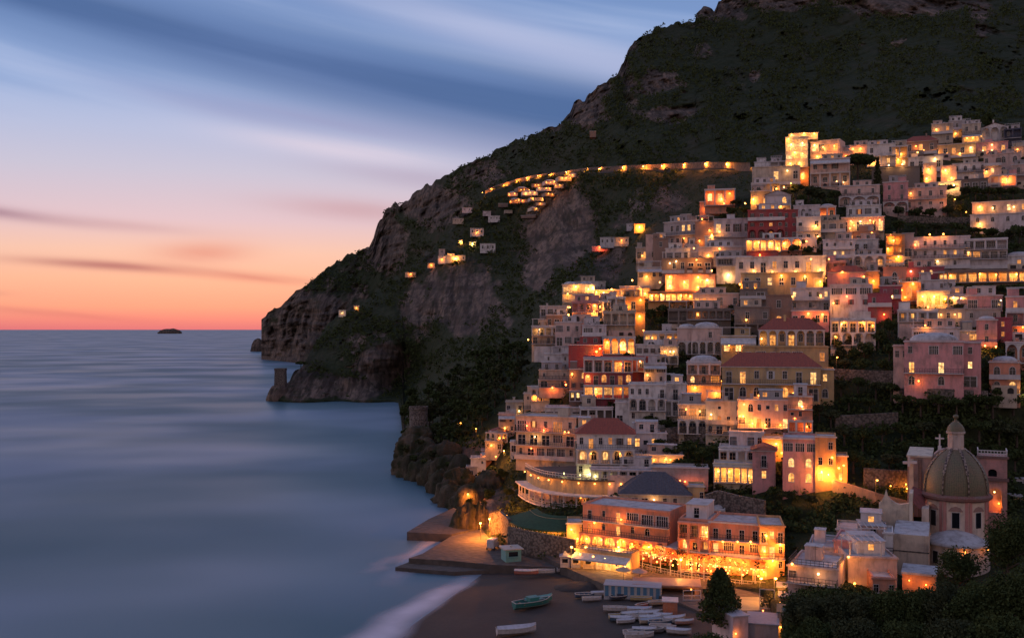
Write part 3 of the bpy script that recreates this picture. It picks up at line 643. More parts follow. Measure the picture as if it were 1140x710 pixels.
    if side:                                           # windows on the visible right-hand wall
        rows2 = side.split('/'); m2 = len(rows2)
        for r, row in enumerate(rows2):
            z1 = h - par_h - r * (h - par_h) / m2; q = (h - par_h) / m2
            for i, ch in enumerate(row):
                if ch == '.': continue
                yy = deep * (i + .5) / len(row); wh = q * .5
                o = add_window(root, 'w' if ch.lower() not in 'ad' else ch.lower(), 'l' if ch.isupper() else '', X1 + .17, z1 - q * .72, wh * .6, wh, yy, split, SHUT['n']); o.rotation_euler = (0, 0, R(90))
                o.location = (X1 + .19, yy, z1 - q * .72)
    wl.build('wall', M_WALL, root, False, col)
    if clutter and wd > 4.5 and roof in ('flat', 'tile') and random.random() < (.62 if roof == 'flat' else 0):
        us = MB(); uw = wd * random.uniform(.4, .75); ux = random.uniform(X0 + .3, X1 - uw - .3); uh = random.uniform(1.9, 2.7); uy = min(deep * .45, random.uniform(1.8, 3.2)); ub = h - .37   # set-back upper storey
        k = max(1, int(uw / 2.2)); 
        for i in range(k):
            a = ux + uw * i / k; b_ = ux + uw * (i + 1) / k; ww = min(.9, (b_ - a) * .5); mid = (a + b_) / 2; dr = random.random() < .4
            cell(us, a, b_, ub, ub + uh, (mid - ww / 2, mid + ww / 2, ub + (.1 if dr else uh * .35), ub + uh * .8, False), uy, .2)
        us.quad((ux, deep - .3, ub), (ux, uy, ub), (ux, uy, ub + uh), (ux, deep - .3, ub + uh)); us.quad((ux + uw, uy, ub), (ux + uw, deep - .3, ub), (ux + uw, deep - .3, ub + uh), (ux + uw, uy, ub + uh))
        us.quad((ux + uw, deep - .3, ub), (ux, deep - .3, ub), (ux, deep - .3, ub + uh), (ux + uw, deep - .3, ub + uh)); us.box(ux - .15, ux + uw + .15, uy - .2, deep - .2, ub + uh + .001, ub + uh + .16, 1)
        uo = us.build('upper_storey', [M_WALL, M_ROOF], root, False, random.choice([col, HC['W'], HC['L'], HC['Q'], HC['G'], HC['B']]))
        for i in range(k):
            a = ux + uw * i / k; b_ = ux + uw * (i + 1) / k; ww = min(.9, (b_ - a) * .5); z_ = ub + uh * .33
            put('window', window_mesh('w', 'l' if random.random() < .14 else '', False)[0], uo, SHUT['n'], ((a + b_) / 2, uy, z_), 0, (ww, 1, uh * .47))
    if clutter and wd > 5 and rh > 2.2 and random.random() < .45:
        pw_ = wd * random.uniform(.35, .9); px_ = random.uniform(X0, X1 - pw_); pz = random.uniform(1.3, 2.3); po = MB(); k = max(1, int(pw_ / 2.4)); dp = random.uniform(1.2, 2.0)   # walled terrace in front of the foot
        for i in range(k):
            a = px_ + pw_ * i / k; b_ = px_ + pw_ * (i + 1) / k; ar_ = random.random() < .5
            cell(po, a, b_, -base, pz, (a + (b_ - a) * .25, b_ - (b_ - a) * .25, .05, pz * .72, ar_) if random.random() < .6 else None, -dp, .5)
        po.quad((px_, -.003, -base), (px_, -dp, -base), (px_, -dp, pz), (px_, -.003, pz)); po.quad((px_ + pw_, -dp, -base), (px_ + pw_, -.003, -base), (px_ + pw_, -.003, pz), (px_ + pw_, -dp, pz)); po.quad((px_, -dp, pz - .3), (px_ + pw_, -dp, pz - .3), (px_ + pw_, -.003, pz - .3), (px_, -.003, pz - .3), 1)
        po.quad((px_, -dp + .5, -base), (px_ + pw_, -dp + .5, -base), (px_ + pw_, -dp + .5, pz - .3), (px_, -dp + .5, pz - .3), 2)
        po.build('terrace', [M_WALL, M_ROOF, M_IRON], root, False, random.choice([col, HC['W'], HC['B'], HC['Q']]))
    rf = MB()
    if roof in ('flat', 'terrace', 'vault'):
        rf.quad((X0 + .2, .2, h - .375), (X1 - .2, .2, h - .375), (X1 - .2, deep - .2, h - .375), (X0 + .2, deep - .2, h - .375))
        if roof == 'vault':
            k = max(1, round(wd / max(deep, 4))); vw = wd / k
            for i in range(k):
                r_ = min(vw, deep) * .42
                rf.lathe([(r_, h - .37), (r_ * .97, h + r_ * .1), (r_ * .8, h + r_ * .26), (r_ * .5, h + r_ * .37), (.01, h + r_ * .42)], X0 + vw * (i + .5), deep / 2, 16, 0, sx=vw / min(vw, deep) * 1.0, sy=deep / min(vw, deep))
        ro = rf.build('roof', [M_ROOF, M_WALL, M_IRON], root, roof == 'vault', col)
        if clutter and roof != 'vault' and wd > 4:
            c = MB(); q = random.random(); xx = random.uniform(X0 + 1, X1 - 1); yy = random.uniform(deep * .35, deep * .7)
            if q < .5: c.box(xx - .35, xx + .35, yy - .3, yy + .3, h - .37, h + .75, 1); c.box(xx - .45, xx + .45, yy - .4, yy + .4, h + .751, h + .85, 0)
            else: hw = min(1.3, wd * .2); c.box(xx - hw, xx + hw, yy - 1, yy + 1.2, h - .37, h + 1.7, 1); c.box(xx - hw - .1, xx + hw + .1, yy - 1.1, yy + 1.3, h + 1.701, h + 1.85, 0)
            c.build('chimney' if q < .5 else 'stair_hut', [M_ROOF, M_WALL], ro, False, col)
            if random.random() < .6:
                an = MB(); xx = random.uniform(X0 + .5, X1 - .5); an.beam((xx, deep * .5, h - .37), (xx, deep * .5, h + 2.0), .06); an.beam((xx - .5, deep * .5, h + 1.8), (xx + .5, deep * .5, h + 1.8), .05); an.beam((xx - .35, deep * .5, h + 1.5), (xx + .35, deep * .5, h + 1.5), .05)
                an.build('aerial', M_IRON, ro)
        if roof == 'flat' and clutter and wd > 4 and random.random() < .34:
            pg = MB(); a = X0 + .3; b_ = X0 + wd * random.uniform(.4, .95); d2 = deep * .55; ht = h + 2.0     # roof pergola
            for x in (a, b_):
                for y in (.3, d2): pg.beam((x, y, h - .37), (x, y, ht), .14)
            for y in (.3, d2): pg.beam((a - .3, y, ht), (b_ + .3, y, ht), .14)
            k = max(2, int((b_ - a) / .8))
            for i in range(k + 1): x = a + (b_ - a) * i / k; pg.beam((x, .1, ht + .1), (x, d2 + .2, ht + .1), .09)
            pg.build('pergola', M_WHITEIRON, ro)
        if roof == 'flat' and clutter and wd > 5 and random.random() < .4:
            pt = []
            for i in range(random.randint(2, 6)): pt.append((random.uniform(X0 + .5, X1 - .5), random.uniform(.35, 1.2), h + random.uniform(0, .5)))
            V, f = leaf_quads(np.repeat(np.array(pt), 16, 0) + rng.normal(size=(16 * len(pt), 3)) * .3, .35); put('foliage', mesh_np('foliage', V, f, M_LEAF2), ro)
        if roof == 'terrace':
            rl = MB(); railing_mb(rl, [(X0 + .1, deep * .6, h), (X0 + .1, .1, h), (X1 - .1, .1, h), (X1 - .1, deep * .6, h)], .85, .6, .055); rl.build('railing', M_IRON if rail == 'iron' else M_WHITEIRON, ro)
    elif roof in ('tile', 'slate', 'gable'):
        o_ = .45; rz1 = min(deep, wd) * (.34 if roof != 'slate' else .34); A = (X0 - o_, -o_, h + .02); B = (X1 + o_, -o_, h + .02); Cc = (X1 + o_, deep + o_, h + .02); Dd = (X0 - o_, deep + o_, h + .02)
        if roof == 'gable': 
            T0 = (0, -o_, h + wd * .2); T1 = (0, deep + o_, h + wd * .2)
            rf.quad(A, T0, T1, Dd); rf.quad(T0, B, Cc, T1); rf.poly([(X0, 0, h), (X1, 0, h), (0, 0, h + wd * .19)], 1)
        else:
            ins = min(deep / 2, wd / 2) * (.9 if roof == 'slate' else .8)
            T0 = (X0 + ins, deep / 2, h + rz1); T1 = (X1 - ins, deep / 2, h + rz1)
            rf.quad(A, B, T1, T0); rf.quad(Cc, Dd, T0, T1); rf.poly([B, Cc, T1]); rf.poly([Dd, A, T0])
        rf.quad(A, Dd, Cc, B, 0)
        ro = rf.build('roof', [M_SLATE if roof == 'slate' else M_TILE, M_WALL], root, False, col)
        ev = MB(); ev.box(X0 - .3, X1 + .3, -.3, -.004, h - .22, h + .01); ev.build('eaves', M_TRIM, root)
        if clutter and wd > 6:
            c = MB(); xx = random.uniform(X0 + 2, X1 - 2); c.box(xx - .3, xx + .3, deep * .35, deep * .35 + .5, h, h + rz1 + .8, 0); c.build('chimney', M_WALL, ro, False, col)
    for L in lamps:
        lx, ly, pw = L[:3]; k = L[3] if len(L) > 3 else 'y'
        wall_lamp(root, ((lx - xc) * u / max(.5, math.cos(R(yaw))), -1.0 if abs((lx - xc)) * u < wd / 2 + .3 else -0.2, (yb - ly) * u), pw * LP, k, .25 if Y > 260 else .18)
    return root

# ================================================================ THE TOWN, front row upwards
# --- seafront
H(648,744,564,612,'M','=dwDgvv/=DwDwa./!~PPPP.PP','long salmon seafront hotel with balconies above a glowing arcade',yaw=24,lamps=[(655,603,150,'o'),(672,602,150,'y'),(690,602,160,'o'),(706,603,190,'o'),(724,604,130,'o'),(738,606,120,'o'),(664,584,50,'o'),(694,577,50,'o')],name='seafront_hotel',cat='hotel',clutter=False,deep=9)
H(641,702,613,634,'Y','^PwPPwP','row of yellow-lit shopfronts under the long salmon hotel',yaw=24,lamps=[(648,618,60,'y'),(663,619,70,'y'),(676,620,90,'w'),(688,622,90,'w'),(698,625,80,'y')],roof='terrace',name='shop_row',cat='shops',deep=4,clutter=False,Y=178)
H(757,791,577,634,'M','#gvV/WdW/.pp.','red seafront hotel wing with top-floor loggia, beside the bright veranda',yaw=12,lamps=[(787,590,70,'y'),(768,622,160,'o'),(780,620,160,'o'),(764,600,40,'o')],name='hotel_wing',cat='hotel',deep=9,shut='w')
H(790,847,581,634,'M','=dddd/=Dgdg/PPPP','red seafront hotel with white French windows above the pine',yaw=8,lamps=[(800,622,190,'o'),(814,622,190,'o'),(836,600,110,'o'),(828,623,190,'o'),(842,624,190,'o'),(806,602,60,'o'),(822,601,60,'o')],name='seafront_hotel',cat='hotel',deep=9,clutter=False)
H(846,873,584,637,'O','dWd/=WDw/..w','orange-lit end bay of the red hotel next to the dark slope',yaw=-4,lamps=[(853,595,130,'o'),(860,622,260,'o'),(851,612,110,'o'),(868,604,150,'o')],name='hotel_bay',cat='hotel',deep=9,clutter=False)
# --- curved hotel and roofs behind the seafront
H(690,768,550,566,'B','ppp.ww.','low beige house with a grey hipped roof behind the salmon hotel',roof='slate',lamps=[(728,555,25,'w')],deep=11,clutter=False)
H(766,784,540,563,'Y','..w','narrow ochre house with a flat roof right of the grey hipped roof',lamps=[(783,560,40,'o')],deep=5)
H(787,806,566,580,'W','..','white vaulted roof room on top of the red hotel',roof='vault',deep=6,yaw=10)
# --- white tiled hotel
H(642,706,483,531,'W','=wDwWsW/!~AaAaa/=w.wpw.w','white hotel with a red tiled roof and lit arches over a pool terrace',roof='tile',lamps=[(657,527,110,'g'),(676,528,110,'g'),(688,520,40,'y')],name='hotel',cat='hotel',deep=9,clutter=False)
H(705,742,481,503,'L','WoWo','lilac wing with round windows joined to the tiled white hotel',deep=8,shut='b')
H(705,760,505,518,'G','!PPPPPP','grey conservatory block glowing orange below the lilac wing',lamps=[(728,511,45,'o'),(741,510,55,'y'),(754,511,45,'o')],deep=5,cat='restaurant',name='conservatory')
H(658,730,519,536,'L','.w.wp..','low terrace building with a sand awning in front of the grey wall',lamps=[(735,531,20,'r')],deep=4)
# --- left stepped block by the tower road
H(574,641,463,511,'B','=vSwVw/=pppgp/+wpgggw','long beige stepped block with orange loggias at the west edge',yaw=20,lamps=[(588,474,45,'r'),(607,478,70,'r'),(630,479,60,'o'),(597,486,25,'w'),(593,499,15,'r')],deep=9,name='apartment_house',cat='apartments')
H(640,662,476,513,'B','w./.p/pp','plain beige end house beside the white tiled hotel',lamps=[(633,481,40,'r')],deep=7)
H(607,646,453,470,'W','gggg','white studio with a wall of tall windows and flat roof',deep=8,clutter=False)
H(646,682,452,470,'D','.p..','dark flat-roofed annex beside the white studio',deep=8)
# --- small houses stepping down to the cliff
H(563,582,446,463,'B','w.w','topmost small beige house on the western edge',deep=5,lamps=[(578,457,10,'w')])
H(555,573,460,482,'Q','gw/.Gw','small tan house with one big yellow window on the western edge',deep=5,lamps=[(562,476,40,'y')])
H(545,565,481,491,'Q','Gww','small pitched-roof house glowing orange, above the grotto',roof='gable',deep=5,lamps=[(556,487,50,'o')])
H(540,559,490,500,'B','wWp','low tan house with an orange doorway left of the grotto',deep=5,lamps=[(547,495,30,'o')])
H(536,547,500,512,'P','WW','tiny pink house glowing red on the western edge',deep=4,lamps=[(540,506,30,'r')])
H(524,541,509,525,'W','.w/..','white cube house with a blank sea wall at the cliff',deep=5)
H(519,531,519,533,'G','w','tiny grey house lowest on the western cliff',deep=4)
H(568,583,491,503,'W','pp','white garden pavilion with square pillars beside the grotto',deep=4,clutter=False)
H(591,612,430,446,'W','w.w/.p.','white little house with stacked terraces below the red lamp',lamps=[(597,440,120,'o')],deep=5)
H(583,602,437,455,'B','ww/=..','tan terraced house catching an orange lamp',lamps=[(601,443,110,'o')],deep=5)
H(600,634,411,431,'B','w.w/=p.p','beige house with a flat terrace left of the red palace',lamps=[(615,431,90,'r')],deep=7)
H(606,634,393,412,'W','w.w/+p.w','small white house with stepped parapets above the beige terrace',deep=6)
# --- red palace
H(650,704,397,443,'C','#ppppp!/=AdAdDA/!#GGGGG'.replace('ppppp!','pppPp'),'red palace with three storeys of lit loggias and a white roof awning',lamps=[(692,405,70,'o'),(664,436,60,'o'),(655,419,30,'o')],deep=9,name='palace',cat='palace',clutter=False)
H(702,718,397,427,'R','.w/..','blood-red plain tower block on the right of the palace',yaw=8,lamps=[(713,402,25,'w'),(719,416,90,'y')],deep=8)
H(634,653,410,446,'K','w.A/ss/WW.','narrow brown-red wing with small lit windows left of the palace',lamps=[(630,428,40,'r'),(637,416,40,'o')],deep=7)
H(633,672,383,398,'R','.....','plain dark red wall house below the stone arcade house',lamps=[(664,391,90,'o')],deep=6)
H(717,742,404,427,'L','^gg/ww','lilac house with two square windows right of the blood-red block',lamps=[(721,417,40,'y')],deep=7)
# --- white villa row
H(700,741,427,470,'W','www.d/~ap.w/w.w.','white villa with a curved parapet and double arches',deep=9,clutter=False)
H(685,705,447,470,'W','..w/p.','white low wing with one blue window, left end of the arched villa',deep=7,clutter=False)
H(740,764,426,462,'W','.d./.w.','white house with a single tall window between villa and peach house',deep=8)
H(765,802,402,440,'Q','wdw/AaG/..','pink and white house with lit arched loggia and pale hipped roof',roof='vault',lamps=[(774,431,120,'o'),(797,437,120,'o')],deep=8)
H(755,787,449,482,'E','gGg/~ppp','cream villa with glazed upper veranda over two tall arches',lamps=[(779,457,40,'y'),(764,455,20,'o')],deep=7,name='villa',cat='villa')
H(786,826,446,483,'E','.o.w/AAdd/apww','cream house with a lit arched window beside the glazed villa',lamps=[(792,461,25,'w')],deep=8)
H(822,878,444,476,'Q','.awoWw/gDDp.D','beige house washed orange from its terrace below the yellow mansion',lamps=[(829,450,70,'o'),(828,463,150,'o'),(838,471,180,'o'),(852,472,120,'o'),(868,472,70,'o')],deep=8)
H(878,904,440,480,'M','.A./ow./..w','terracotta house with one bright round-topped window',lamps=[(893,452,45,'w'),(885,465,90,'o'),(898,474,40,'o')],deep=7)
# --- yellow mansion
H(805,911,408,446,'Y','=dDwswdD/paapAap','long yellow mansion with a red roof and iron balconies',roof='tile',lamps=[(882,437,35,'y'),(845,440,20,'o')],deep=9,name='mansion',cat='mansion',shut='w',clutter=False)
H(909,928,410,446,'Y','W/a','yellow side bay with a dark arch, right end of the mansion',deep=8,clutter=False)
H(846,916,367,386,'Y','.DwDwgg','yellow top floor with white shutters under a short red roof',roof='tile',lamps=[(849,377,20,'w')],deep=9,shut='w')
H(828,920,385,408,'Y','wgwgg.W','yellow lower storey with wide green shutters behind the red ridge',deep=6,clutter=False,shut='g')
H(803,841,373,398,'Y','WW.','small ochre house with two glowing windows behind the mansion roof',lamps=[(812,384,20,'y'),(826,383,30,'y')],deep=8)
# --- stone church group
H(853,881,328,366,'K','.w./.A.','brown stone church block with a white curved gable',lamps=[(869,357,12,'y')],deep=10,name='church_tower',cat='church',clutter=False)
H(850,879,313,329,'L','.w.','white bell gable on the brown stone church',roof='vault',deep=5,clutter=False,name='bell_gable',cat='bell gable')
H(818,856,341,377,'S','.w.w/W.d','dark stone house with one lit window left of the church',lamps=[(831,356,12,'y')],deep=9)
H(824,854,321,343,'S','wp/.w','ruined-looking stone upper house beside the white gable',deep=8)
H(881,923,320,346,'L','W.wwW/w.w.p','lilac terrace house with a lamp at its right end',lamps=[(913,329,90,'y'),(883,330,30,'y')],deep=8)
H(882,922,345,364,'P','pw.ww','pink ground floor lit from above, right of the stone church',lamps=[(900,349,60,'o'),(915,350,70,'o')],deep=6,clutter=False)
# --- white terraces in the middle right
H(925,970,316,355,'L','ggg/SsS'.lower()+'/....','white terraced house with three maroon shuttered windows',lamps=[(943,330,30,'r')],deep=9,shut='r')
H(926,973,354,384,'W','!#ppppp/~a.a.','white loggia house glowing orange above two grey arches',lamps=[(940,358,70,'o'),(960,358,70,'o'),(970,362,50,'o')],deep=8,clutter=False)
H(967,992,326,354,'C','w./..','red plastered house beside the white terraced house',deep=8,lamps=[(984,350,30,'o')])
H(1009,1070,379,432,'P','w.g.g/=D.D./a.a.','rose pink palazzo with lit tall windows and a long balcony',roof='vault',lamps=[(1024,424,20,'o')],deep=10,name='palazzo',cat='palazzo',shut='b',clutter=False)
H(1069,1091,380,431,'P','w/W/p','rose pink side bay of the palazzo with one lit window',deep=10,clutter=False)
H(995,1011,384,434,'Q','ww/../..','pale pink narrow wing on the left of the palazzo',deep=9,clutter=False)
H(1103,1134,402,438,'M','aa/aA','peach house with two rows of arched windows beside the palazzo',roof='vault',lamps=[(1139,432,80,'g')],deep=8)
H(1122,1160,380,404,'M','www','peach upper house with brown windows at the picture edge',lamps=[(1101,385,50,'y'),(1112,386,60,'y')],deep=8)
H(1017,1066,364,381,'L','g.w','pale grey roof house stepped up behind the pink vaults',lamps=[(1031,362,50,'o')],deep=7)
H(1064,1090,367,381,'B','GG','small house with one big fan window glowing yellow',lamps=[(1077,372,20,'y')],deep=6)
H(1088,1109,355,385,'P','w/w','dusky pink house with two dark windows near the picture edge',deep=8,roof='vault')
H(1107,1126,353,378,'C','W/W','crimson house with a square yellow window',deep=8)
H(1122,1160,329,378,'P','WW/w./wW','tall rose house with two glowing top windows at the picture edge',lamps=[(1117,334,30,'w'),(1139,364,40,'o')],deep=9)
H(1001,1042,344,369,'W','WWw./.w..','white house with three dark-framed lit windows',deep=8,shut='n',lamps=[(1032,342,14,'y')])
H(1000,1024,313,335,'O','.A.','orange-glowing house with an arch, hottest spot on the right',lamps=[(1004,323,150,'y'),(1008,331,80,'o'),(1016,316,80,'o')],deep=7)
H(1022,1056,323,340,'E','PPPP','bright restaurant terrace beside the orange-glowing house',lamps=[(1028,330,160,'y'),(1040,330,160,'y'),(1051,333,200,'y')],deep=6,name='restaurant',cat='restaurant',clutter=False)
H(1056,1080,327,342,'Q','AW','small rosy house with two white lamps, right of the bright terrace',lamps=[(1062,331,90,'w'),(1070,332,90,'w')],deep=6)
H(1078,1114,328,346,'P','v.v','low dusky pink house with a wide maroon opening',deep=7)
H(1040,1110,343,358,'G','WwWw.w','long grey terrace house with two small lit windows',lamps=[(1050,350,22,'y'),(1064,350,22,'y')],deep=6)
H(1005,1049,297,315,'C','w.AA./gg.w','magenta house with two fan-lit arches',lamps=[(1015,302,30,'w')],deep=8)
H(984,1008,297,318,'M','.a.','peach house with one dark arched window left of the magenta house',lamps=[(988,312,60,'o'),(1001,313,40,'o')],deep=8)
H(1024,1062,311,324,'L','w.ww','grey-white low house under the magenta house',deep=6)
H(1049,1150,300,314,'K','!#PPPPPPPPPP','long veranda restaurant glowing yellow over a dark hedge',lamps=[(1062,306,50,'y'),(1092,305,80,'y'),(1108,306,60,'o'),(1128,306,80,'y'),(1138,312,120,'y')],deep=6,name='restaurant',cat='restaurant',clutter=False)
H(980,1003,317,345,'C','ws/..','dark red low house with a flat roof under the peach house',lamps=[(984,330,30,'w'),(993,330,35,'w')],deep=7)
H(1016,1077,263,299,'L','=Gwwwww/=wwwWWw/+w.w.w.','grey hotel front with three balcony rows, left half of the big hotel',lamps=[(1036,261,60,'o'),(1050,261,60,'o'),(1021,272,40,'r'),(1044,291,25,'w')],deep=9,name='hotel',cat='hotel',clutter=False)
H(1075,1119,265,299,'L','#ggg./=GGvvv/+....','grey hotel half with tall glass doors, two panes brightly lit',lamps=[(1069,279,70,'w'),(1080,281,40,'y')],deep=9,name='hotel',cat='hotel',clutter=False)
H(1005,1017,259,298,'G','./p/p','blank grey stair tower on the left of the big hotel',deep=8,clutter=False)
H(987,1006,260,296,'O','W./.W/W.','yellow-lit narrow house against the stair tower',lamps=[(995,268,90,'y'),(989,277,100,'y'),(1000,286,140,'y'),(992,262,60,'o')],deep=6)
H(1119,1150,284,300,'W','.W.','white vaulted little house at the right of the grey hotel',roof='vault',deep=7)
H(1086,1160,223,238,'Q','WwWWw','rosy hotel storey with hanging lamps high on the right',lamps=[(1094,229,120,'y'),(1080,234,130,'o'),(1107,231,25,'w'),(1128,231,40,'w')],deep=7,clutter=False)
H(1084,1160,237,257,'L','aaaaa/.....','lilac lower storey with small arches and a plain base wall',lamps=[(1094,248,100,'y')],deep=7,clutter=False)
H(1008,1052,208,234,'Q','Wwww/wwwd','dusky house with a row of six narrow windows, one lit',lamps=[(1015,215,25,'y')],deep=8)
H(984,1010,202,236,'P','ww/ww/ap','rosy gabled house left of the narrow-windowed house',deep=8)
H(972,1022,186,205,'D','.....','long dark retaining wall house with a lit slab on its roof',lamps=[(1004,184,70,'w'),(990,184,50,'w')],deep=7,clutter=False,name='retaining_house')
H(1028,1042,181,205,'Q','W/W','slim bright tower house, left of the two glowing towers',lamps=[(1034,189,180,'y'),(1032,199,140,'y')],deep=5,clutter=False)
H(1048,1064,184,207,'Q','W/W','broad bright tower house, right of the two glowing towers',lamps=[(1053,190,190,'y'),(1059,199,170,'y')],deep=5,clutter=False)
H(1036,1068,202,213,'E','WWWWW','low row ablaze with white-gold light below the two towers',lamps=[(1040,206,160,'w'),(1050,207,160,'w'),(1061,207,160,'w')],deep=4,clutter=False)
H(1012,1048,174,192,'W','ww.w','white house with blue-grey windows above the glowing towers',lamps=[(1040,178,60,'w')],deep=8)
H(1062,1097,181,200,'W','aaaa/....','white house with a row of four dark arches high on the right',deep=8)
H(1064,1098,199,212,'D','=pppp','dark balcony row under the four white arches',deep=5,clutter=False)
H(1096,1114,172,207,'Q','w.s/wW./w','rosy tall house with one glaring wall lamp',lamps=[(1099,191,90,'y')],deep=8)
H(1112,1135,170,195,'Q','aa/aa','dusky arched house on the far right slope',deep=8)
H(1104,1130,194,208,'P','.W.','pink low house under a big golden lamp on the far right',lamps=[(1121,200,300,'y')],deep=6)
H(1128,1155,182,206,'Q','ww/.w','pinkish edge house right of the big golden lamp',deep=8)
H(1040,1084,160,176,'Y','wwWwW','long house washed golden by lamps below the summit houses',lamps=[(1044,168,100,'y'),(1055,171,120,'y'),(1068,172,100,'y'),(1079,166,60,'w')],deep=8)
H(1082,1120,158,174,'P','.W.W','pink house with a scatter of small lit windows near the summit',lamps=[(1095,168,35,'w'),(1104,168,35,'w'),(1104,162,25,'w')],deep=8)
H(1038,1060,137,160,'B','.W/.w','tan summit house with one golden window, left of the summit group',lamps=[(1043,144,45,'y')],deep=7)
H(1057,1074,134,154,'G','w/W','grey summit house in the middle of the summit group',lamps=[(1064,149,60,'y'),(1058,149,40,'y')],deep=7)
H(1072,1091,137,160,'B','ww/G','tan summit house with a wide glowing veranda',lamps=[(1077,154,40,'y'),(1083,154,40,'y')],deep=7)
H(1094,1121,142,159,'W','..w','white summit house with a sloping gable wall',roof='gable',lamps=[(1094,151,60,'y')],deep=9)
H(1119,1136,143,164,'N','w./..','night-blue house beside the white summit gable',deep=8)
H(1128,1160,162,180,'B','gww','tan house with a long low roof at the right picture edge near the summit',lamps=[(1134,166,30,'o')],deep=7)
H(993,1010,162,188,'Y','W./.W','yellow glowing house above the dark retaining house',lamps=[(1003,172,110,'y'),(1000,178,120,'y'),(1020,171,90,'y')],deep=7)
H(1008,1042,157,172,'K','wWw','brown house with a hipped roof and orange window near the summit',roof='tile',lamps=[(1020,163,60,'o'),(1028,168,50,'y')],deep=8)
H(966,996,160,186,'W','w.w/.W','white villa with a glowing lower porch behind the umbrella pine',lamps=[(971,180,120,'y'),(977,182,80,'y')],deep=8)
H(946,968,161,173,'Q','...','pink-lit blank wall house left of the white villa',lamps=[(950,166,90,'o'),(958,166,100,'o')],deep=7)
H(936,950,168,182,'Q','..','small pink stepped wall beside the umbrella pine',lamps=[(942,174,70,'o')],deep=6)
# --- bright tower hotel and beige row
H(875,899,152,187,'E','GGG/GGG/GGG/WWW','floodlit cream tower hotel front with four glowing floors',lamps=[(878,155,110,'y'),(881,161,90,'w'),(893,160,90,'w'),(885,170,110,'y'),(880,182,110,'y'),(890,182,110,'y'),(893,172,70,'y')],deep=10,name='tower_hotel',cat='hotel',clutter=False,Y=392)
H(903,934,156,187,'Q','WgWW/GGg.','rosy floodlit wing stepping back from the cream tower hotel',yaw=14,lamps=[(908,161,90,'w'),(917,164,110,'y'),(911,174,110,'y'),(925,174,90,'y'),(929,164,80,'o')],deep=9,name='hotel_wing',cat='hotel',clutter=False,Y=394)
H(879,910,148,153,'E','GGGG','round-looking lit crown room on the roof of the tower hotel',lamps=[(882,150,90,'y'),(895,149,120,'y'),(906,150,90,'y')],deep=6,name='roof_restaurant',cat='restaurant',clutter=False,Y=396,base=1)
H(903,945,176,208,'Q','wws./wdww','dusky rose house below the floodlit tower',lamps=[(931,203,30,'w'),(938,204,35,'w')],deep=8)
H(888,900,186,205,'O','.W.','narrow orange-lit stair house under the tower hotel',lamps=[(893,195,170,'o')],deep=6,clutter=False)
H(838,890,185,206,'B','..W.w','long beige house with one square lit window at the end of the mountain road',lamps=[(876,191,25,'w')],deep=8)
H(837,868,203,217,'B','w.w','beige lower house beside a golden archway',lamps=[(872,209,200,'y'),(864,211,80,'y')],deep=7)
H(840,857,180,190,'W','..','white flat cube at the end of the lamp-lit road',deep=6)
H(858,875,179,188,'L','.w','lilac cube right of the white flat cube',deep=6)
H(785,818,210,229,'M','WW.','terracotta house glowing on its terrace at the west shoulder',lamps=[(790,217,70,'o'),(803,222,120,'y'),(812,216,80,'o'),(806,227,70,'y')],deep=8)
H(779,792,224,236,'M','w','small terracotta annex below the glowing terrace house',lamps=[(786,232,90,'o')],deep=6)
H(836,858,212,234,'Y','WW','golden house behind the steep gable',lamps=[(839,222,240,'y'),(830,226,80,'y')],deep=7)
H(852,880,217,240,'L','.A/ww','pale house with a steep gable above the red hotel',roof='gable',lamps=[(857,229,60,'y'),(869,230,50,'y')],deep=7)
H(833,873,233,266,'R','+sdds/+sdDd/~aaAa','deep red hotel with white balconies and arches',deep=9,name='hotel',cat='hotel',shut='b')
H(871,888,233,266,'R','ss/wo/wd','deep red side wing of the balcony hotel',deep=8,clutter=False)
H(831,869,265,281,'Q','!#PWPWP','glowing veranda storey under the red hotel',lamps=[(834,268,100,'y'),(845,270,90,'y'),(857,271,100,'y'),(865,277,120,'y')],deep=6,clutter=False,name='restaurant',cat='restaurant')
H(870,892,264,279,'M','~AA','arched terrace bay ringed with lamps right of the red hotel veranda',lamps=[(873,271,80,'y'),(882,276,80,'y'),(891,270,110,'y'),(897,269,70,'o')],deep=5,clutter=False)
H(832,866,279,288,'R','......','low red wall house under the glowing veranda',lamps=[(846,284,40,'o')],deep=4,clutter=False)
H(795,836,243,264,'L','Wwsw','lilac house with one lit shuttered window left of the red hotel',lamps=[(793,261,70,'y'),(801,258,50,'y')],deep=8)
H(785,822,262,275,'W','WWgW','white house with lit French windows on the west side',shut='b',lamps=[(773,276,110,'y')],deep=7)
H(778,835,274,287,'Q','.WW.w','rosy low house with golden doors on the west side',lamps=[(789,284,90,'y'),(801,277,30,'y')],deep=6)
H(798,836,285,305,'L','gg/..','pale grey house with wide windows above the salmon restaurant',lamps=[(811,306,140,'w'),(793,301,80,'y')],deep=8)
H(739,776,246,276,'G','.wwWWw/=wwwww.','grey stone palace seen aslant with a row of pale windows',yaw=28,deep=10,lamps=[(763,266,35,'o')],name='palace',cat='palace')
H(774,796,246,274,'K','.././','brown flank house washed orange, right of the grey stone palace',yaw=24,lamps=[(783,244,60,'o'),(791,257,90,'o'),(774,277,110,'y'),(780,268,60,'o')],deep=8)
H(757,772,244,254,'Q','W','little rose roof house on the stone palace',lamps=[(765,247,25,'w')],deep=5)
H(708,722,275,293,'B','wW','lower tan house of the lone west pair',lamps=[(715,285,15,'y')],deep=7)
H(719,728,261,291,'Q','./.','slim tan tower of the lone west pair',deep=6,clutter=False)
H(727,744,265,290,'K','w/.','dark brown house behind the slim tan tower',deep=7)
H(741,768,276,293,'W','ggw','white house with a bay window above the restaurant hill',deep=7)
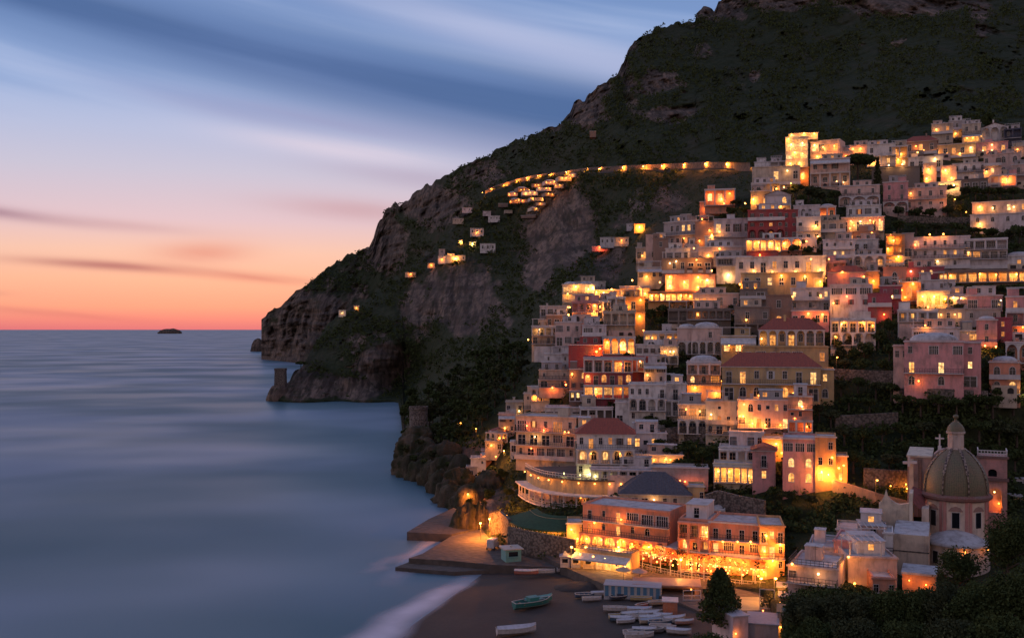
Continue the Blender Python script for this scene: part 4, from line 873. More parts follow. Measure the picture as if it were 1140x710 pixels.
H(762,778,272,286,'L','..','lilac block with a blank wall beside the white bay-window house',deep=6)
H(737,792,287,304,'K','.wwpdp','brown terrace house above the salmon restaurant',lamps=[(753,291,20,'w'),(746,293,20,'w')],deep=7)
H(710,739,297,312,'E','g.ww','cream house at the top of the lit restaurant hill',lamps=[(720,308,60,'y')],deep=7)
H(741,796,305,328,'M','W.W.WW','salmon restaurant striped with light, centre of the lit hill',lamps=[(746,308,140,'y'),(746,318,120,'y'),(762,314,110,'y'),(777,309,140,'y'),(777,320,140,'y'),(787,312,90,'w'),(735,314,90,'y')],deep=7,clutter=False,name='restaurant',cat='restaurant')
H(722,772,324,335,'O','!#PPPPPPPP','long lit dining terrace below the salmon restaurant',lamps=[(726,329,110,'y'),(736,328,110,'y'),(747,328,110,'y'),(758,329,110,'y'),(768,330,90,'y')],deep=5,clutter=False,name='restaurant',cat='restaurant')
H(690,724,318,333,'O','!#PPPP','left dining terrace among golden lamps on the lit hill',lamps=[(704,312,160,'y'),(712,320,160,'w'),(697,325,120,'y'),(718,327,120,'y')],deep=5,clutter=False,name='restaurant',cat='restaurant')
H(772,822,326,344,'Q','WW.g.w','rosy house with two blazing windows beside the dining terrace',lamps=[(779,336,60,'y'),(793,336,60,'y')],deep=7)
H(765,813,343,366,'S','wWwwww/.w..w.','dark stone house under the rosy house with one orange window',lamps=[(777,350,15,'o')],deep=7)
H(744,767,343,369,'S','.d/.w','plain stone tower house beside the dark garden',deep=8)
H(770,803,364,394,'Q','..w./~ppaa','lilac-rose house with two pink arches and domed roofs',roof='vault',deep=8)
H(754,775,364,394,'Q','../~pp','rose arcaded left half beside the domed house',roof='vault',deep=7)
H(717,757,368,387,'L','WWwWW','pale house with four small golden windows',lamps=[(726,376,18,'y'),(746,377,20,'y')],deep=7)
H(708,738,383,396,'W','gssw','white house with brown sliding shutters under the four golden windows',deep=5,clutter=False)
H(735,755,385,405,'E','.W/p.','cream corner house with a hanging lamp and two white bulbs',lamps=[(740,391,60,'y'),(746,391,25,'w'),(750,391,25,'w')],deep=6)
H(672,707,346,375,'B','.w../....','brown blocky house with one small window over a lit arcade',deep=8,lamps=[])
H(671,707,374,394,'O','~WPAP','lit arcade storey with a round orange arch',lamps=[(676,381,120,'o'),(691,384,140,'y'),(668,388,120,'o'),(700,391,90,'y')],deep=7,clutter=False)
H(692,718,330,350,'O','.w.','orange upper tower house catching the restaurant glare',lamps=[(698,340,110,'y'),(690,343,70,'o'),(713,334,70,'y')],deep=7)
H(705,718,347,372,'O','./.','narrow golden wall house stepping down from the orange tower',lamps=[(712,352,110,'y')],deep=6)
H(676,696,330,356,'W','w./.w','white cascade house with stepped parapets',deep=6)
H(637,666,335,358,'P','.ww./....','pink cube house with golden light on both flanks',lamps=[(633,350,200,'y'),(634,342,80,'y'),(661,347,200,'y'),(662,340,100,'y')],deep=7)
H(663,680,334,357,'B','w./w.','tan house with tiny windows right of the pink cube house',deep=6)
H(626,662,316,337,'E','GWG/WPW','domed lit restaurant at the western crown of the town',roof='vault',lamps=[(632,327,60,'y'),(641,319,140,'y'),(650,330,140,'y'),(660,320,140,'w'),(655,322,100,'y')],deep=6,name='restaurant',cat='restaurant')
H(660,692,322,336,'O','WPWPW','strip of lit terraces between dome restaurant and white cascade',lamps=[(664,325,130,'y'),(672,326,150,'w'),(681,322,120,'y'),(686,330,100,'y')],deep=5,clutter=False)
H(601,632,340,352,'L','=pgpg','pale house with pergola balconies on the north-west edge',deep=6)
H(608,632,350,366,'K','wpp','brown house with dark openings below the pergola balconies',deep=6)
H(592,622,362,392,'B','.d.w/=p.dp/....','tan house with a hanging lamp post on the west brink',lamps=[(600,367,25,'w'),(588,378,40,'y')],deep=7)
H(618,647,358,385,'Q','gww/pgp','pale rosy house with railings below the pink cube house',lamps=[],deep=6)
H(638,650,360,382,'M','w/.','terracotta strip house with one dark square window',deep=6)
H(648,675,361,384,'L','gw/#pp','grey loggia house with two round columns',deep=7)
H(640,674,313,322,'W','ww.w','pale top house behind the domed lit restaurant',deep=5)
# --- hotel belt under the red hotel
H(820,917,285,304,'W','wwdWwwD.','long white house with a row of seven windows over golden light',lamps=[(911,301,120,'y'),(840,301,70,'y'),(860,303,80,'y'),(885,303,80,'y')],deep=7,clutter=False)
H(826,914,303,323,'Y','wwWwwwD','golden-washed lower storey of the long white house',lamps=[(825,316,140,'y'),(911,314,160,'y'),(840,319,100,'y'),(895,308,80,'y'),(870,307,90,'y')],deep=6,clutter=False)
H(917,951,266,297,'L','ww.w/.WW./ww.w','pale square house with two golden windows right of the red hotel',lamps=[],deep=8)
H(913,941,245,270,'B','wgw/w.w','tan house with blue windows above the pale square house',deep=7)
H(912,930,229,246,'M','.w','round-topped pink house with an orange porch',roof='vault',lamps=[(917,241,110,'y')],deep=6)
H(887,913,241,272,'W','o.w/dww','white house with an oval window beside a golden stairway',lamps=[(908,252,150,'y'),(910,264,110,'y')],deep=7)
H(884,912,228,243,'L','.aw.','pale upper house with an arch above the oval window',deep=6)
H(943,980,228,242,'W','wSgw','white house with one red shutter above the lantern restaurant',shut='r',deep=7)
H(938,983,241,258,'B','!=pPpPpP','terrace restaurant strung with rosy lamps',lamps=[(948,246,25,'r'),(958,247,30,'w'),(968,246,30,'r'),(978,246,25,'r'),(957,252,40,'w')],deep=6,name='restaurant',cat='restaurant',clutter=False)
H(944,978,257,272,'K','Wpw.','brown house with a small orange window below the lantern restaurant',lamps=[(947,254,30,'o'),(970,260,60,'o')],deep=6)
H(950,977,266,284,'W','ww.','white cube house right of the pale square house',deep=7)
H(935,978,206,230,'Q','=www/~aaa','dusky house with three wide arches below the pine',deep=8)
H(920,941,290,305,'P','.w.','small pink house at the top of a lit stair',lamps=[(919,297,80,'o'),(920,310,60,'y')],deep=6)
H(922,962,303,317,'P','....','rose wall house with a low red roof beside the lit stair',roof='tile',lamps=[(938,303,60,'o')],deep=6,clutter=False)
H(957,978,301,317,'O','.','orange glowing blank house left of the peach house',lamps=[(962,308,120,'o'),(972,313,110,'o')],deep=6)
H(950,985,283,303,'L','w.W','pale house with a lit doorway above the orange blank house',lamps=[(970,298,60,'o'),(964,297,40,'y')],deep=7)
# --- lower middle right
H(872,909,487,540,'P','ggg/AA/AA','rose villa with four fan-lit arches on two floors',deep=9,name='villa',cat='villa',clutter=False,lamps=[])
H(908,930,485,540,'O','.w/ww/W.','orange-lit flank house of the rose villa',lamps=[(915,524,240,'y'),(922,527,240,'y'),(926,508,70,'o')],deep=7,clutter=False)
H(929,943,506,538,'O','./W','low orange yard house beside the path',lamps=[(934,520,70,'o'),(936,532,80,'o')],deep=5)
H(838,863,501,538,'P','.d./.W.','small rose gabled house with a brown door canopy',roof='gable',deep=6,clutter=False)
H(795,839,515,536,'E','!#PPPPPP','garden restaurant pavilion glowing yellow above the stone wall',lamps=[(800,524,60,'y'),(812,524,60,'y'),(824,526,50,'y'),(833,528,50,'y')],deep=5,name='restaurant',cat='restaurant',clutter=False)
H(801,840,497,516,'W','#pp.w','white gazebo house over the glowing garden restaurant',deep=6,lamps=[(804,514,35,'o')],clutter=False)
H(812,850,480,500,'L','g.gw','pale long-roofed house left of the rose villa',deep=9,clutter=False)
H(849,876,487,506,'O','WGW','lit terrace room between the rose villa and the pale house',lamps=[(864,493,120,'y'),(853,496,70,'o'),(870,503,60,'o')],deep=7,clutter=False)

# ================================================================ CURVED TERRACES
def curve_pts(ctrl, n=10):                            # plan line through (px, depth) stations
    q = [Vector(((a - CX) / F * y, y, 0)) for a, y in ctrl]; out = []
    for i in range(len(q) - 1):
        p0, p1, p2, p3 = q[max(i - 1, 0)], q[i], q[i + 1], q[min(i + 2, len(q) - 1)]
        for k in range(n):
            t_ = k / n; out.append(0.5 * ((2 * p1) + (p2 - p0) * t_ + (2 * p0 - 5 * p1 + 4 * p2 - p3) * t_ ** 2 + (3 * p1 - p0 - 3 * p2 + p3) * t_ ** 3))
    return out + [q[-1]]
def offset(pts, d):                                   # d > 0 moves away from the viewer
    o = []
    for i, p in enumerate(pts):
        tn = (pts[min(i + 1, len(pts) - 1)] - pts[max(i - 1, 0)]).normalized(); nn = Vector((-tn.y, tn.x, 0))
        if nn.y < 0: nn = -nn
        o.append(p + nn * d)
    return o
def band(mb, pts, z0, z1, m=0):
    for a, b in zip(pts[:-1], pts[1:]): mb.quad((a.x, a.y, z0), (b.x, b.y, z0), (b.x, b.y, z1), (a.x, a.y, z1), m)
def deck(mb, A, B, za, zb, m=0):
    for i in range(len(A) - 1): mb.quad((A[i].x, A[i].y, za), (A[i + 1].x, A[i + 1].y, za), (B[i + 1].x, B[i + 1].y, zb), (B[i].x, B[i].y, zb), m)
def slab_strip(mb, pts, d0, d1, z, th, m=0):
    A = offset(pts, d0); B = offset(pts, d1); deck(mb, A, B, z, z, m); deck(mb, A, B, z - th, z - th, m); band(mb, A, z - th, z, m); band(mb, B, z - th, z, m)
def every(pts, step):
    out = []; acc = 0
    for a, b in zip(pts[:-1], pts[1:]):
        L = (b - a).length; s = step - acc if acc else 0
        while s < L: out.append((a.lerp(b, s / L), (b - a).normalized())); s += step
        acc = (acc + L) % step
    return out
def rail_strip(mb, pts, z, h, step=.5, th=.05, m=0):
    for p, d in every(pts, step): mb.beam((p.x, p.y, z), (p.x, p.y, z + h), th, None, m)
    for hh in (h, h * .5): 
        for a, b in zip(pts[:-1], pts[1:]): mb.beam((a.x, a.y, z + hh), (b.x, b.y, z + hh), th * 1.3, None, m)
def wlamp_at(root, p, z, pw, k): wall_lamp(root, (p.x, p.y, z), pw, k, .15)
# the round-fronted hotel with its pool terrace
cp = curve_pts([(577, 226), (585, 219), (598, 213), (618, 209), (645, 206), (672, 205), (692, 205)])
ch = thing('curved_hotel', 'round-fronted hotel with ochre terrace wall over a white-pillared gallery', 'hotel')
z1, z2, z3, z4 = 5.3, 8.3, 11.2, 14.3
mb = MB(); band(mb, offset(cp, 1.6), 2, z1 + 3.0); band(mb, offset(cp, 2.4), z2 - .1, z3); mb.build('wall', M_WALL, ch, False, HC['Q'])
mb = MB(); band(mb, offset(cp, 1.9), z3, z4); mb.build('terrace_wall', M_WALL, ch, False, (.55, .36, .16))
mb = MB(); slab_strip(mb, cp, -.7, 2.6, z3 + .1, .28); slab_strip(mb, cp, -.1, 2.6, z2, .3); mb.build('gallery_roof', M_TRIM, ch)
mb = MB(); slab_strip(mb, cp, 1.5, 15, z4 + .05, .3); mb.build('terrace_deck', M_PAVE, ch)
mb = MB()
for p, d in every(offset(cp, .2), 3.0): mb.beam((p.x, p.y, z2), (p.x, p.y, z3), .3)
mb.build('gallery_columns', M_TRIM, ch); bpy.data.objects['gallery_columns'].name = 'colonnade'
mb = MB(); rail_strip(mb, offset(cp, .1), z2, .95); rail_strip(mb, offset(cp, 1.7), z4 + .05, 1.0, .8, .09); mb.build('railing', M_WHITEIRON, ch)
for i, (p, d) in enumerate(every(offset(cp, 2.36), 3.0)):
    fm, pm = window_mesh('g' if i % 2 else 'd', 'l' if i in (7,) else '', True); 
    for zz, q in ((z2 + .1, p), (z1 + .1, p + (Vector((d.y, -d.x, 0)) * .8))):
        if zz < 6 and i % 2: continue
        o = put('window', fm if zz > 6 else window_mesh('d', 'l' if i in (2, 6) else '', True)[0], ch, SHUT['n'], (q.x + d.x * 1.5, q.y + d.y * 1.5, zz), math.atan2(d.y, d.x), (1.7, 1, 2.1))
        put('pane', pm if zz > 6 else window_mesh('d', 'l' if i in (2, 6) else '', True)[1], o)
pp = offset(cp, .9); wlamp_at(ch, pp[40], z3 - .5, 70, 'o'); wlamp_at(ch, offset(cp, 1.0)[14], z2 - .6, 40, 'o'); wlamp_at(ch, offset(cp, 1.0)[35], z1 + 2, 50, 'o')
for i in range(4, 62, 7): wlamp_at(ch, offset(cp, 1.0)[min(i, len(cp) - 1)], z4 - .6, 42, 'y')
for i in (30, 38, 46, 54): wlamp_at(ch, offset(cp, 3.2)[i], z4 + .8, 60, 'g')
# the green-roofed restaurant hung on the rocks
cg = curve_pts([(566, 204), (574, 198), (588, 194), (604, 192), (620, 191), (633, 191)])
gr = thing('cliff_restaurant', 'curved restaurant with a dark green roof glowing amber over the quay rocks', 'restaurant')
zf, zr = 4.9, 7.1
mb = MB(); slab_strip(mb, cg, -.4, 5, zf, .8); mb.build('base', M_TRIM, gr)
mb = MB(); deck(mb, offset(cg, -.7), offset(cg, 6), zr, zr + 1.7); band(mb, offset(cg, -.7), zr - .25, zr); mb.build('roof', canvas('green', (.03, .075, .035)), gr)
mb = MB(); band(mb, offset(cg, 4.5), zf, zr + 1.4); mb.build('wall', M_WALL, gr, False, HC['Y'])
mb = MB()
for p, d in every(cg, 1.1): mb.beam((p.x, p.y, zf), (p.x, p.y, zr), .14)
rail_strip(mb, cg, zf, .9, .4); mb.build('railing', M_WHITEIRON, gr)
for i in range(4, 50, 6): wlamp_at(gr, offset(cg, 2.4)[i], zr - .2, 220, 'y')
for i in (16, 26): wlamp_at(gr, offset(cg, -.7)[i], zf - .75, 60, 'g')
# glowing veranda in front of the hotels
m = bpy.data.materials.new('thin_canvas'); m.use_nodes = True; t = NT(m.node_tree); t.n.remove(t.n['Principled BSDF'])
d1 = t.new('ShaderNodeBsdfDiffuse'); d1.inputs[0].default_value = (.55, .22, .12, 1); d2 = t.new('ShaderNodeBsdfTranslucent'); d2.inputs[0].default_value = (.75, .3, .14, 1)
mx = t.new('ShaderNodeMixShader'); mx.inputs[0].default_value = .6; t.l.new(d1.outputs[0], mx.inputs[1]); t.l.new(d2.outputs[0], mx.inputs[2]); t.l.new(mx.outputs[0], t.n['Material Output'].inputs[0]); M_GCAN = m
cv = curve_pts([(697, 183), (712, 180), (735, 176), (765, 172), (800, 169), (828, 167), (852, 166)])
vr = thing('veranda_restaurant', 'long seafront veranda restaurant strung with red and amber lights', 'restaurant')
zf, zr = 2.6, 5.9
mb = MB(); slab_strip(mb, cv, 2.2, 7.5, zr + 1.0, .2); mb.build('roof', M_ROOF, vr)
mb = MB(); c2 = offset(cv, 2.6)
for i in range(len(cv) - 1):                          # slatted canopy: cloth strips with gaps between the rafters
    for q in range(2):
        a, b_ = cv[i].lerp(cv[i + 1], q * .5 + .04), cv[i].lerp(cv[i + 1], q * .5 + .40); c_, d_ = c2[i].lerp(c2[i + 1], q * .5 + .40), c2[i].lerp(c2[i + 1], q * .5 + .04)
        mb.quad((a.x, a.y, zr), (b_.x, b_.y, zr), (c_.x, c_.y, zr + .8), (d_.x, d_.y, zr + .8))
band(mb, cv, zr - .2, zr); mb.build('awning', M_GCAN, vr); kind(bpy.data.objects['awning' if 'awning' in bpy.data.objects else 'awning'], 'stuff') if False else None
pts_ = np.array([(p.x + random.uniform(-.4, .4), p.y + random.uniform(-.2, 2.4), zr + .1 + random.uniform(0, .8)) for p, d in every(cv, .55)]); pts_ = pts_[rng.random(len(pts_)) < .6]
V, f = leaf_quads(np.repeat(pts_, 9, 0) + rng.normal(size=(9 * len(pts_), 3)) * .28, .38); put('climbing_plant', mesh_np('climbing_plant', V, f, M_LEAF), vr)
mb = MB(); band(mb, offset(cv, 6), zf, zr + .8); mb.build('wall', M_WALL, vr, False, (.6, .4, .25))
mb = MB()
for p, d in every(cv, 2.2): mb.beam((p.x, p.y, zf), (p.x, p.y, zr), .13)
rail_strip(mb, cv, zf, .9, .7); mb.build('posts', M_WHITEIRON, vr); bpy.data.objects['posts'].name = 'colonnade'
fb = MB()
for p, d in every(offset(cv, .7), .62):
    for q in range(2):
        a = Vector((p.x + random.uniform(-.3, .3), p.y + random.uniform(-.4, 2.5), zr - random.uniform(.25, 1.5)))
        fb.lathe([(.01, a.z - .11), (.11, a.z), (.01, a.z + .11)], a.x, a.y, 6)
fb.build('fairy_lights', bulb('fairy_light_glow', (1, .42, .12), 6), vr); kind(bpy.data.objects['fairy_lights'], 'stuff')
for i in range(2, len(cv) - 2, 6):
    wlamp_at(vr, offset(cv, 1.3 if i % 4 else 3.5)[i], zr - .3, 260 if i % 4 else 300, 'o' if i % 3 else 'y'); wlamp_at(vr, offset(cv, -.9)[i], zr - 1.2, 110, 'o')
# long wall with festoon lamps
H(726,788,519,540,'G','.......','plain grey terrace wall house with a row of small red lanterns on its foot',deep=5,clutter=False,name='terrace_wall',cat='wall',
  lamps=[(729 + i * 5.6, 530 + i * .8, 9, 'r') for i in range(10)])

# ================================================================ CHURCH
m, t, b = mat('majolica_scales'); oc = objcoord(t); s = t.new('ShaderNodeSeparateXYZ'); t.l.new(oc, s.inputs[0])
ang = t.m('ARCTAN2', s.outputs[1], s.outputs[0])
vv = t.new('ShaderNodeTexVoronoi', feature='F1'); t.l.new(t.vec(t.m('MULTIPLY', ang, 9), t.m('MULTIPLY', s.outputs[2], 2.4), 0), vv.inputs[0]); vv.inputs['Scale'].default_value = 1.6; vv.inputs['Randomness'].default_value = .3
n = t.noise(oc, .9, 4)
cc = t.mix(t.sm(n, .35, .7), (.15, .135, .07, 1), (.19, .13, .075, 1)); cc = t.mix(t.sm(vv.outputs['Distance'], .3, .6, 0, .7), cc, (.07, .06, .035, 1))
t.put(b.inputs['Base Color'], cc); b.inputs['Roughness'].default_value = .55; M_MAJ = m
m, t, b = mat('majolica_rib'); oc = objcoord(t); ck = t.new('ShaderNodeTexChecker'); t.l.new(oc, ck.inputs[0]); ck.inputs['Scale'].default_value = 2.2
ck.inputs['Color1'].default_value = (.26, .2, .15, 1); ck.inputs['Color2'].default_value = (.06, .035, .03, 1); t.l.new(ck.outputs[0], b.inputs['Base Color']); M_RIB = m
YD = 176.0; uD = YD / F; D0 = P(1064, 547, YD)
chd = thing('domed_church', 'domed church with majolica cupola, pink bell tower and white apse roof', 'church', (D0.x, D0.y, 0), -math.atan((1064 - CX) / F))
zb = D0.z; rD = 33.5 * uD; hD = 48.5 * uD
prof = [(rD * r, zb + hD * z) for r, z in ((1.0, 0), (1.005, .08), (.995, .2), (.965, .33), (.905, .47), (.82, .6), (.705, .72), (.575, .83), (.43, .92), (.27, 1.0))]
mb = MB(); mb.lathe(prof, n=48); dome = mb.build('dome', M_MAJ, chd, True)
mb = MB()
for i in range(8):
    a = R(90 / 2 + 45 * i - 67.5 + 22.5 * 0)
    for (r0, q0), (r1, q1) in zip(prof[:-1], prof[1:]):
        mb.beam((r0 * math.cos(a) * 1.01, r0 * math.sin(a) * 1.01, q0), (r1 * math.cos(a) * 1.01, r1 * math.sin(a) * 1.01, q1), .5, .22)
mb.build('dome_ribs', M_RIB, dome); bpy.data.objects['dome_ribs'].name = 'rib'
zl = zb + hD
mb = MB(); mb.lathe([(1.75, zl - .6), (1.75, zl), (1.42, zl + .05), (1.38, zl + 2.6), (1.65, zl + 2.65), (1.7, zl + 2.95), (1.45, zl + 3.0)], n=8, a0=R(22.5), a1=R(382.5)); lan = mb.build('lantern', M_WALL, chd, False, (.56, .43, .37))
mb = MB(); mb.lathe([(1.5, zl + 3.0), (1.42, zl + 3.5), (1.1, zl + 4.1), (.6, zl + 4.6), (.22, zl + 4.9), (.2, zl + 5.2), (.45, zl + 5.4), (.48, zl + 5.6), (.4, zl + 5.8), (.02, zl + 6.0)], n=16); mb.build('cap', M_MAJ, lan, True)
for k in range(8):
    a = R(-90 + 45 * k)
    put('window', window_mesh('d', '', False)[0], lan, SHUT['n'], (1.3 * math.cos(a), 1.3 * math.sin(a), zl + .5), a + R(90), (.42, 1, 1.7))
ck_col = (.7, .55, .44)
mb = MB(); mb.lathe([(rD * 1.02, 3), (rD * 1.02, zb - .8)], n=8, a0=R(22.5), a1=R(382.5)); drum = mb.build('drum', M_WALL, chd, False, ck_col)
mb = MB(); mb.lathe([(rD * 1.02, zb - 1.1), (rD * 1.1, zb - .8), (rD * 1.12, zb - .35), (rD * 1.0, zb + .05)], n=24); mb.build('cornice', M_WALL, drum, False, (.22, .09, .07))
for k in range(-2, 3):
    a = R(-90 + 45 * k); rr = rD * 1.02 * math.cos(R(22.5))
    o = put('window', window_mesh('d', '', True)[0], drum, SHUT['n'], ((rr + .02) * math.cos(a), (rr + .02) * math.sin(a), zb - 5.6), a + R(90), (1.2, 1, 2.7)); put('pane', window_mesh('d', '', True)[1], o).location = (0, -.16, 0)
    pd = MB(); pd.poly([(-1.1, -.05, 0), (1.1, -.05, 0), (.75, -.05, .5), (0, -.05, .75), (-.75, -.05, .5)]); pd.box(-1.15, 1.15, -.12, -.01, -.15, .05)
    q = pd.build('pediment', M_WALL, drum, False, (.34, .2, .17), ((rr + .02) * math.cos(a), (rr + .02) * math.sin(a), zb - 2.55), a + R(90))
    for sg in (-1, 1):
        pl = MB(); pl.box(-.28, .28, -.14, -.005, 0, 7.5); pl.build('pilaster', M_WALL, drum, False, (.5, .21, .18) , ((rr) * math.cos(a) - sg * math.sin(a) * 1.75, rr * math.sin(a) + sg * math.cos(a) * 1.75, zb - 8.4), a + R(90))
mb = MB(); mb.lathe([(rD * 1.1, zb - 8.0), (rD * 1.1, zb - 7.4), (rD * 1.02, zb - 7.3)], n=8, a0=R(22.5), a1=R(382.5)); mb.build('string_course', M_WALL, drum, False, (.36, .25, .21))
# apse
mb = MB(); mb.lathe([(5.3, 2), (5.3, 9.4)], 0.1, -5.0, 20); aps = mb.build('apse', M_WALL, chd, False, ck_col)
mb = MB(); mb.lathe([(5.65, 9.1), (5.7, 9.45), (4.4, 9.75), (3.0, 10.5), (1.6, 11.0), (.02, 11.2)], .1, -5.0, 24); mb.build('roof', M_ROOF, aps, True)
for a in (-128, -108, -72):
    a = R(a); o = put('window', window_mesh('d', '', True)[0], aps, SHUT['n'], (.1 + 5.32 * math.cos(a), -5 + 5.32 * math.sin(a), 6.0), a + R(90), (1.0, 1, 2.1)); put('pane', window_mesh('d', '', True)[1], o).location = (0, -.16, 0)
wall_lamp(chd, (1.5, -10.6, 8.6), 35, 'o', .13); wall_lamp(chd, (5.0, -9.0, 9.0), 25, 'o', .13)
RAY = math.atan((1064 - CX) / F)
def cx_(px, Y):
    dx = (px - CX) / F * Y - D0.x; dy = Y - YD; return dx * math.cos(RAY) - dy * math.sin(RAY)
def cy_(px, Y):
    dx = (px - CX) / F * Y - D0.x; dy = Y - YD; return dx * math.sin(RAY) + dy * math.cos(RAY)
def zz_(py, Y): return CAMH - (py - CY) / F * Y
def cbox(name, px0, px1, py0, py1, Y, deep, col, parent=chd, mt=None, z0=None):
    mb = MB(); yq = cy_((px0 + px1) / 2, Y); mb.box(cx_(px0, Y), cx_(px1, Y), yq, yq + deep, zz_(py1, Y) if z0 is None else z0, zz_(py0, Y)); return mb.build(name, mt or M_WALL, parent, False, HC[col] if isinstance(col, str) else col)
tr = cbox('transept', 1010, 1037, 509, 575, 182, 14, (.46, .33, .3)); cbox('cornice', 1009, 1038, 507, 509, 181.7, 14.5, 'E', tr)
cbox('pilaster', 1012, 1017, 511, 575, 181.6, .39, 'E', tr); cbox('pilaster', 1022, 1026, 511, 575, 181.6, .39, (.2, .12, .1), tr)
mb = MB()                                              # curved shoulder rising to the cross
sh = [(1036, 520), (1036, 511), (1040, 506), (1045, 501.5), (1052, 500), (1060, 500), (1066, 520)]
ys = cy_(1050, 183)
for y in (0, 3): mb.poly([(cx_(a, 183), ys + y, zz_(b_, 183)) for a, b_ in (sh if y == 0 else sh[::-1])])
for (a, b_), (c, d) in zip(sh[:-1], sh[1:]): mb.quad(*[(cx_(q[0], 183), ys + q[2], zz_(q[1], 183)) for q in ((a, b_, 0), (c, d, 0), (c, d, 3), (a, b_, 3))])
mb.build('gable', M_WALL, chd, False, (.46, .33, .3))
mb = MB(); yx = ys + 1; mb.beam((cx_(1046, 183), yx, zz_(501, 183)), (cx_(1046, 183), yx, zz_(484, 183)), .28); mb.beam((cx_(1041, 183), yx, zz_(488.5, 183)), (cx_(1051, 183), yx, zz_(488.5, 183)), .26); mb.beam((cx_(1046, 183), yx, zz_(501, 183)), (cx_(1046, 183), yx, zz_(497, 183)), .6)
mb.build('cross', M_TRIM, chd)
mb = MB(); yx = cy_(1012, 181); mb.beam((cx_(1012, 181), yx, zz_(519, 181)), (cx_(1012, 181), yx, zz_(508, 181)), .4); mb.beam((cx_(1005, 181), yx, zz_(515, 181)), (cx_(1021, 181), yx, zz_(514, 181)), .45); mb.build('stone_cross', M_TRIM, chd)
# nave with scrolled gable, red side roof
ng = [(978, 596), (978, 561), (981, 558), (984, 553), (986, 545.5), (988, 553), (992, 557), (997, 560), (1002, 561), (1012, 559), (1012, 596)]
mb = MB(); Yg = 173.5
yg = cy_(995, Yg)
for y in (0, 1.2): mb.poly([(cx_(a, Yg), yg + y, zz_(b_, Yg)) for a, b_ in (ng[::-1] if y == 0 else ng)])
for (a, b_), (c, d) in zip(ng[:-1], ng[1:]): mb.quad(*[(cx_(q[0], Yg), yg + q[2], zz_(q[1], Yg)) for q in ((a, b_, 0), (c, d, 0), (c, d, 1.2), (a, b_, 1.2))])
mb.build('nave_gable', M_WALL, chd, False, (.64, .54, .42))
mb = MB(); Ys = 172; mb.quad(*[(cx_(a, y), cy_(a, y), zz_(b_, y)) for a, b_, y in ((1013, 556, Ys), (1030, 572, Ys), (1031, 546, Ys + 6), (1016, 541, Ys + 6))]); mb.build('side_roof', simple('dull_red_render', (.3, .1, .09), .9, 0, (1.2, (.2, .075, .065))), chd)
cbox('side_wall', 1012, 1016, 549, 590, 171.2, 5, 'E'); cbox('side_wall', 1026, 1034, 566, 595, 171.0, 5, ck_col)
# sacristy blocks with white roofs
mb = MB(); Ya = 163; a0, a1 = cx_(994, Ya), cx_(1034, Ya); q = cy_(1014, Ya)
mb.box(a0, a1, q, q + 9, 1, zz_(595, Ya)); mb.quad((a0, q, zz_(595, Ya)), (a1, q, zz_(595, Ya)), (a1, q + 9, zz_(595, Ya) + .7), (a0, q + 9, zz_(595, Ya) + .7), 1); mb.box(a0 - .1, a1 + .1, q - .06, q - .002, zz_(614.5, Ya), zz_(613, Ya), 2)
mb.build('sacristy', [M_WALL, M_ROOF, M_STONE], chd, False, (.62, .49, .37))
mb = MB(); Ya = 152; a0, a1 = cx_(1004, Ya), cx_(1042, Ya); q = cy_(1023, Ya)
mb.box(a0, a1, q, q + 6, -1, zz_(640, Ya)); mb.box(a0 - .15, a1 + .15, q - .15, q + 6.1, zz_(640, Ya) + .005, zz_(637.5, Ya), 1)
ann = mb.build('annex', [M_WALL, M_ROOF], chd, False, (.62, .3, .16)); wall_lamp(chd, (cx_(1012, 151), q - .9, zz_(647, 151)), 50, 'o', .1); wall_lamp(chd, (cx_(1031, 151), q - .9, zz_(650, 151)), 60, 'o', .1)
# bell tower
Yb = 188; q = cy_(1105, Yb); a0, a1 = cx_(1089, Yb), cx_(1121, Yb); w_ = a1 - a0
mb = MB(); zt, zm, z0_ = zz_(508, Yb), zz_(533, Yb), 2
ax = cx_(1105, Yb); aw = .75
cell(mb, a0, a1, zm, zt, (ax - aw, ax + aw, zz_(530.5, Yb), zz_(522, Yb), True), q, .5)
lx0, lx1 = cx_(1101, Yb), cx_(1115, Yb)
cell(mb, a0, a1, z0_, zm, (lx0, lx1, zz_(570, Yb), zz_(543, Yb), True), q, 1.2)
for x in (a0, a1): mb.quad((x, q, z0_), (x, q + w_, z0_), (x, q + w_, zt), (x, q, zt))
mb.quad((a0, q + w_, z0_), (a1, q + w_, z0_), (a1, q + w_, zt), (a0, q + w_, zt)); mb.quad((a0, q, zt), (a1, q, zt), (a1, q + w_, zt), (a0, q + w_, zt)); mb.quad((lx0, q + 1.2, z0_), (lx1, q + 1.2, z0_), (lx1, q + 1.2, zm), (lx0, q + 1.2, zm))
bt = mb.build('bell_tower', M_WALL, chd, False, (.58, .28, .25))
mb = MB(); mb.quad((ax - aw - .1, q + .55, zm), (ax + aw + .1, q + .55, zm), (ax + aw + .1, q + .55, zt - 1), (ax - aw - .1, q + .55, zt - 1)); mb.build('belfry_opening', M_GLASS, bt)
mb = MB(); mb.box(a0 - .3, a1 + .3, q - .3, q - .003, zm - .35, zm + .25); mb.box(a0 - .3, a1 + .3, q - .3, q - .003, zt - .35, zt + .1); mb.build('cornice', M_WALL, bt, False, (.2, .09, .08))
mb = MB(); railing_mb(mb, [(a0, q + w_, zt), (a0, q, zt), (a1, q, zt), (a1, q + w_, zt)], 1.1, .5, .14); mb.build('railing', M_TRIM, bt)
wall_lamp(chd, (cx_(1107, Yb), q - .3, zz_(547, Yb)), 30, 'w', .15); wall_lamp(chd, (cx_(1112, Yb), q + .5, zz_(560, Yb)), 110, 'o', .15)
